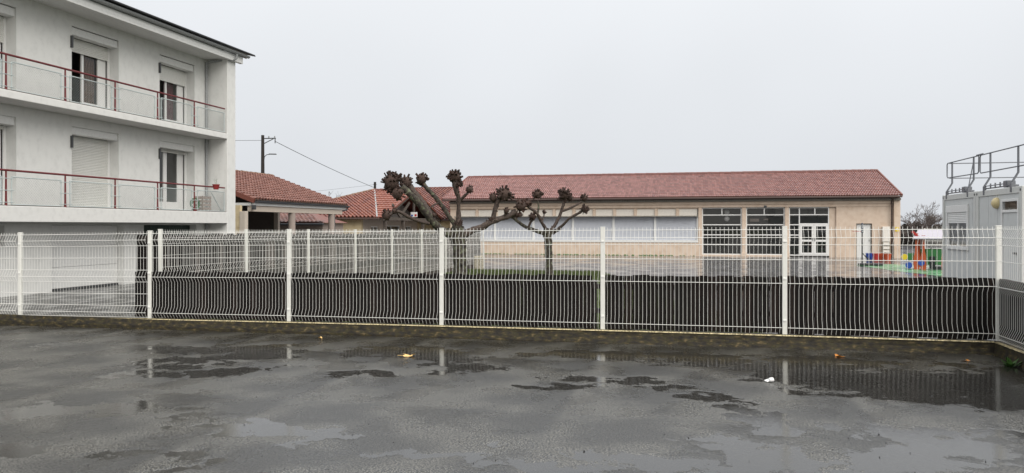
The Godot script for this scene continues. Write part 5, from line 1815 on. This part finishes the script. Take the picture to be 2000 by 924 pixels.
func build_yard() -> void:
	var m := MB.new()
	var c := thing("stone_block", "pale weathered stone block at the end of the grey board fence", "block", V(-8.82, -0.17, 30.2))
	m.obox(Transform3D(Basis(Vector3.UP, 0.25), Vector3(0, 0.31, 0)), Vector3(0.42, 0.62, 0.36), 0.05)
	obj("block", m, M.concrete, c)
	m = MB.new()
	m.obox(Transform3D(Basis(Vector3.UP, 0.25), Vector3(0, 0.02, 0)), Vector3(0.5, 0.05, 0.44), 0.015)
	obj("foot", m, M.column, c)
	# basketball stand
	var g := yard_y(39.87)
	var h := thing("basketball_stand", "small portable basketball stand with dark backboard and red rim", "basketball stand", V(8.15, g, 39.87), deg_to_rad(TURN))
	m = MB.new()
	m.tube([Vector3(0, 0.06, 0), Vector3(0, 2.05, 0)], [0.032, 0.028], 10)
	obj("pole", m, M.p_black, h)
	m = MB.new()
	m.obox(Transform3D(Basis(), Vector3(0.42, 0.06, 0)), Vector3(1.05, 0.12, 0.5), 0.04)
	obj("base", m, M.p_black, h)
	m = MB.new()
	m.rod(Vector3(0.05, 0.6, 0), Vector3(0.5, 0.1, 0.1), 0.016, 6)
	m.rod(Vector3(0.03, 0.6, 0), Vector3(0.5, 0.1, -0.1), 0.016, 6)
	obj("brace", m, M.p_black, h)
	m = MB.new()
	m.obox(Transform3D(Basis(Vector3.UP, 0.9), Vector3(-0.02, 1.86, 0.05)), Vector3(0.36, 0.46, 0.025), 0.01)
	m.obox(Transform3D(Basis(Vector3.UP, 0.9), Vector3(-0.02, 2.09, 0.05)), Vector3(0.22, 0.06, 0.025), 0.01)
	var bb := obj("backboard", m, M.p_navy, h)
	m = MB.new()
	var bs := Basis(Vector3.UP, 0.9)
	for q in [[0.0, 0.15, 0.28, 0.02], [0.0, -0.16, 0.28, 0.02], [-0.15, 0.0, 0.02, 0.3], [0.15, 0.0, 0.02, 0.3], [0.0, 0.05, 0.1, 0.06]]:
		m.obox(Transform3D(bs, Vector3(-0.02, 1.86, 0.05) + bs * Vector3(q[0], q[1], 0.016)), Vector3(q[2], q[3], 0.004))
	obj("marking", m, M.p_white, bb)
	m = MB.new()
	var pts := []
	var rs := []
	for i in 21:
		var an := TAU * i / 20.0
		pts.append(Vector3(-0.34 + 0.19 * cos(an), 1.70, 0.14 + 0.19 * sin(an))); rs.append(0.012)
	m.tube(pts, rs, 6)
	m.rod(Vector3(-0.02, 1.70, 0.05), Vector3(-0.17, 1.70, 0.1), 0.014, 6)
	obj("rim", m, M.p_red, h)
	# buckets by the wall
	var bk := [[10.04, 47.2, "p_blue", "blue plastic bucket standing on the wet school yard", 0.0], [10.27, 46.6, "p_red", "dark red plastic bucket beside the blue bucket", 0.1], [10.55, 46.7, "p_orange", "orange plastic bucket next to the red bucket", 0.0], [10.80, 46.3, "p_orange", "orange plastic bucket at the end of the row with a tilted handle", 0.7]]
	for b in bk:
		var o := thing("bucket", b[3], "bucket", V(b[0], yard_y(b[1]), b[1]), 0.0, "plastic buckets on the yard")
		m = MB.new()
		m.lathe([[0.0, 0.0], [0.15, 0.0], [0.2, 0.38], [0.215, 0.38], [0.215, 0.41], [0.195, 0.41], [0.145, 0.03], [0.0, 0.03]], Vector3.ZERO, 18)
		obj("pail", m, M[b[2]], o)
		m = MB.new()
		pts = []; rs = []
		for i in 9:
			var an := PI * i / 8.0
			pts.append(Vector3(0.21 * cos(an), 0.39 + 0.1 * sin(an) * cos(b[4]), 0.16 * sin(an) * sin(b[4] + 0.6))); rs.append(0.008)
		m.tube(pts, rs, 5)
		obj("handle", m, M.p_white, o)
	# white wire gate behind the playhouse
	g = yard_y(46.5)
	var gt := thing("wire_gate", "white wire gate panel standing behind the coloured playhouse", "gate", V(12.75, g, 46.4), deg_to_rad(TURN) - 0.4)
	for x in [0.0, 1.42]:
		m = MB.new()
		m.box(x - 0.045, x + 0.045, 0.0, 1.86, -0.03, 0.03, 0.006)
		obj("post", m, M.fence_white, gt)
	m = MB.new()
	for k in 9:
		m.box(0.046, 1.374, 0.1 + k * 0.21, 0.1 + k * 0.21 + (0.06 if k == 8 or k == 0 else 0.022), -0.012, 0.012)
	obj("crossbar", m, M.fence_white, gt)
	m = MB.new()
	for k in 26:
		m.rod(Vector3(0.07 + k * 0.05, 0.1, 0.014), Vector3(0.07 + k * 0.05, 1.82, 0.014), 0.004, 4)
	stuff(obj("wire", m, M.fence_white, gt))
	# playhouse like a little engine
	g = yard_y(36.6)
	var ph := thing("playhouse", "wooden playhouse shaped like an engine with orange posts and green panels", "playhouse", V(10.35, g + 0.006, 36.7), deg_to_rad(TURN) - 0.55)
	# uprights with a waisted outline
	for q in [[-0.55, 0.42, 1.62], [-0.28, 0.42, 1.52], [0.52, 0.42, 1.5], [0.80, 0.38, 1.5], [-0.5, -0.42, 1.5], [0.75, -0.42, 1.5]]:
		m = MB.new()
		var x: float = q[0]
		var zf: float = q[1]
		var prof := [[0.0, 0.10], [0.25, 0.125], [0.55, 0.115], [0.8, 0.06], [1.1, 0.05], [q[2] - 0.15, 0.055], [q[2], 0.075]]
		for i in prof.size() - 1:
			var y0: float = prof[i][0]
			var y1: float = prof[i + 1][0]
			var w0: float = prof[i][1]
			var w1: float = prof[i + 1][1]
			for s in [-1.0, 1.0]:
				m.quad(Vector3(x - w0, y0, zf + 0.02 * s), Vector3(x + w0, y0, zf + 0.02 * s), Vector3(x + w1, y1, zf + 0.02 * s), Vector3(x - w1, y1, zf + 0.02 * s), Vector3(0, 0, s))
				m.quad(Vector3(x + w0 * s, y0, zf - 0.02), Vector3(x + w0 * s, y0, zf + 0.02), Vector3(x + w1 * s, y1, zf + 0.02), Vector3(x + w1 * s, y1, zf - 0.02), Vector3(s, 0, 0))
		obj("upright", m, M.p_orange if x < 0.6 else M.p_red, ph)
	m = MB.new()   # pitched roof with clipped corners
	for sd in [-1.0, 1.0]:
		for th in [0.0, 0.03]:
			m.quad(Vector3(-0.70, 1.36 + th, 0.62 * sd), Vector3(1.02, 1.36 + th, 0.62 * sd), Vector3(0.80, 1.74 + th, 0.0), Vector3(-0.50, 1.74 + th, 0.0), Vector3(0, 1, sd) if th > 0.0 else Vector3(0, -1, -sd))
		m.quad(Vector3(-0.70, 1.36, 0.62 * sd), Vector3(1.02, 1.36, 0.62 * sd), Vector3(1.02, 1.39, 0.62 * sd), Vector3(-0.70, 1.39, 0.62 * sd), Vector3(0, 0, sd))
	m.tri(Vector3(1.02, 1.37, -0.62), Vector3(1.02, 1.37, 0.62), Vector3(0.80, 1.75, 0.0), Vector3(1, 0, 0))
	m.tri(Vector3(-0.70, 1.37, -0.62), Vector3(-0.70, 1.37, 0.62), Vector3(-0.50, 1.75, 0.0), Vector3(-1, 0, 0))
	obj("roof", m, M.p_lilac, ph)
	m = MB.new()
	m.beam(Vector3(-0.72, 1.70, 0.45), Vector3(-0.42, 1.40, 0.45), 0.04, 0.10)
	obj("gable_trim", m, M.p_red, ph)
	m = MB.new()
	m.box(-0.17, 0.41, 0.22, 0.90, -0.45, -0.41, 0.008)
	m.box(-0.92, -0.66, 0.40, 0.72, -0.42, -0.38, 0.008)
	m.box(0.62, 0.72, 0.05, 0.75, -0.43, -0.39, 0.008)
	m.box(-0.45, 0.70, 0.22, 0.90, 0.40, 0.44, 0.008)
	obj("side_panel", m, M.p_green, ph)
	m = MB.new()
	m.tube([Vector3(-1.02, 0.55, 0.40), Vector3(-1.02, 0.55, 0.46)], [0.13, 0.13], 18)
	obj("front_disc", m, M.p_yellow, ph)
	for q in [[-0.85, 0.18, 0.14], [-0.36, 0.3, 0.13], [0.62, 0.16, 0.13], [0.92, 0.2, 0.14]]:
		m = MB.new()
		m.tube([Vector3(q[0], q[1], 0.445), Vector3(q[0], q[1], 0.48)], [q[2], q[2]], 16)
		obj("wheel", m, M.p_blue, ph)
	m = MB.new()
	m.box(-0.05, 0.18, 0.05, 0.60, -0.5, -0.462, 0.02)
	m.box(0.0, 0.42, 0.05, 0.14, -0.5, 0.2, 0.02)
	m.rod(Vector3(-0.05, 0.85, 0.3), Vector3(0.1, 1.1, 0.3), 0.02, 6)
	obj("seat", m, M.p_black, ph)
	m = MB.new()
	m.box(-1.0, 0.95, 0.02, 0.08, -0.4, 0.4)
	obj("floor", m, M.p_white, ph)

# ------------------------------------------------------------------ litter and leaves on the asphalt
func leaf(at: Vector3, size: float, turn: float, mt: Material, label: String) -> void:
	var m := MB.new()
	var ring := []
	for i in 16:
		var an := TAU * i / 16.0
		var r := size * (0.72 + 0.28 * cos(an * 5.0)) * (1.0 - 0.25 * cos(an))
		ring.append(Vector3(r * cos(an) * 1.2, 0.012 + 0.018 * sin(an * 2.0 + 1.0) + 0.03 * size * 10.0 * absf(sin(an)) * 0.3, r * sin(an) * 0.9))
	for i in 16:
		m.tri(Vector3(0, 0.008, 0), ring[i], ring[(i + 1) % 16], Vector3.UP)
	m.rod(Vector3(-size, 0.012, 0), Vector3(-size * 1.9, 0.02, size * 0.3), 0.003, 4)
	var o := obj("fallen_leaf", m, mt, self)
	tag(o, label, "leaf", "leaves on the asphalt")
	o.position = at
	o.rotation.y = turn

func build_litter() -> void:
	leaf(V(-3.65, base_y(-3.65) + 0.002, 9.25), 0.085, 0.4, M.p_leaf_pale, "pale orange curled leaf lying beside the puddle reflecting a white post")
	leaf(V(1.82, 0.008, 10.35), 0.06, 2.1, M.p_leaf, "small reddish leaf near the low mossy wall above the big puddle")
	leaf(V(3.3, 0.008, 10.30), 0.085, 1.2, M.p_leaf, "orange leaf near the corner of the low mossy wall")
	leaf(V(-5.6, base_y(-5.6) + 0.008, 10.45), 0.04, 1.9, M.p_leaf_pale, "tiny yellow leaf close to the low wall under the wire fence")
	var m := MB.new()
	m.obox(Transform3D(Basis(Vector3(0.3, 1, 0.2).normalized(), 0.7), Vector3(0, 0.02, 0)), Vector3(0.085, 0.012, 0.05), 0.004)
	m.obox(Transform3D(Basis(Vector3(1, 0.3, 0.2).normalized(), 0.5), Vector3(0.03, 0.03, 0.01)), Vector3(0.05, 0.03, 0.05), 0.008)
	var l := obj("paper_scrap", m, M.p_white, self)
	tag(l, "crumpled white paper scrap at the edge of the big puddle", "litter")
	l.position = V(0.80, 0.003, 8.52)
	m = MB.new()
	m.obox(Transform3D(Basis(), Vector3(0, 0, 0)), Vector3(0.07, 0.05, 0.012), 0.004)
	var c := obj("caught_leaf", m, M.p_leaf, self)
	tag(c, "orange leaf caught in the wires of the white fence near the large pollarded tree", "leaf")
	c.transform = Transform3D(Basis(Vector3(0, 0, 1), 0.6), V(-3.05, 0.86, 10.955))
	m = MB.new()
	for i in 26:
		var an := rng.randf() * TAU
		var d := Vector3(cos(an), 0, sin(an))
		var q := d * rng.randf_range(0.05, 0.14) + Vector3(0, rng.randf_range(0.03, 0.13), 0)
		var s := Vector3(-d.z, 0, d.x) * rng.randf_range(0.012, 0.03)
		m.quad(d * 0.01, q * 0.6 - s, q + d * 0.03, q * 0.6 + s, Vector3.UP)
	var w := obj("weed", m, M.p_weed, self)
	tag(w, "small green weed growing at the foot of the low wall by the corner", "plant")
	w.position = V(3.70, 0.0, 10.05)
	m = MB.new()
	for i in 260:
		var b := rng.randf_range(4.2, 10.5)
		var a := rng.randf_range(-6.0, 3.4)
		var r := rng.randf_range(0.002, 0.006)
		m.obox(Transform3D(Basis(Vector3(rng.randfn(), rng.randfn(), rng.randfn()).normalized(), rng.randf() * TAU), V(a, base_y(a) + 0.005, b)), Vector3(r * 2.2, r * 1.4, r * 2.0), r * 0.4)
	var gr := obj("grit", m, M.dark_metal, self)
	stuff(tag(gr, "dark grit and crumbs scattered over the wet asphalt", "grit"))

# ------------------------------------------------------------------ main
func _ready() -> void:
	rng.seed = 7
	var cam := Camera3D.new()
	cam.name = "camera"
	cam.projection = Camera3D.PROJECTION_FRUSTUM
	cam.near = 0.05
	cam.far = 2500.0
	cam.size = 0.05 * 924.0 / 1450.0
	cam.frustum_offset = Vector2(0.0, -0.05 * 20.0 / 1450.0)
	cam.position = Vector3(0, EYE, 0)
	cam.rotation_degrees = Vector3(0, TURN, 0)
	add_child(cam)
	cam.current = true
	var env := Environment.new()
	env.background_mode = Environment.BG_SKY
	var sm := ProceduralSkyMaterial.new()
	sm.sky_top_color = Color(1.36, 1.365, 1.37)
	sm.sky_horizon_color = Color(0.606, 0.617, 0.631)
	sm.sky_curve = 3.6
	sm.ground_horizon_color = Color(0.30, 0.30, 0.30)
	sm.ground_bottom_color = Color(0.2, 0.2, 0.2)
	sm.sun_angle_max = 1.0
	var zc := FastNoiseLite.new()   # faint unevenness of the cloud layer
	zc.seed = 91; zc.frequency = 0.006; zc.fractal_octaves = 4
	var ci: Image = zc.get_seamless_image(1024, 512)
	var cd := ci.get_data()
	var rgba := PackedByteArray()
	rgba.resize(1024 * 512 * 4)
	for i in 1024 * 512:
		rgba[i * 4] = 236; rgba[i * 4 + 1] = 238; rgba[i * 4 + 2] = 242; rgba[i * 4 + 3] = cd[i]
	sm.sky_cover = ImageTexture.create_from_image(Image.create_from_data(1024, 512, false, Image.FORMAT_RGBA8, rgba))
	sm.sky_cover_modulate = Color(1, 1, 1, 0.07)
	var sky := Sky.new()
	sky.sky_material = sm
	env.sky = sky
	env.tonemap_mode = Environment.TONE_MAPPER_LINEAR
	env.tonemap_exposure = 1.95
	env.sdfgi_enabled = true
	env.ssao_enabled = true
	env.ssil_enabled = true
	var we := WorldEnvironment.new()
	we.name = "world_environment"
	we.environment = env
	add_child(we)
	var sun := DirectionalLight3D.new()
	sun.name = "sun"
	sun.light_energy = 0.5
	sun.light_angular_distance = 60.0
	sun.light_color = Color(1.0, 0.985, 0.96)
	sun.shadow_enabled = true
	sun.rotation_degrees = Vector3(-46, TURN + 30, 0)
	add_child(sun)
	materials()
	build_ground()
	build_kerb()
	build_fences()
	build_apartments()
	build_shelter()
	build_house()
	build_school()
	build_cabins()
	build_trees()
	build_background()
	build_yard()
	build_litter()
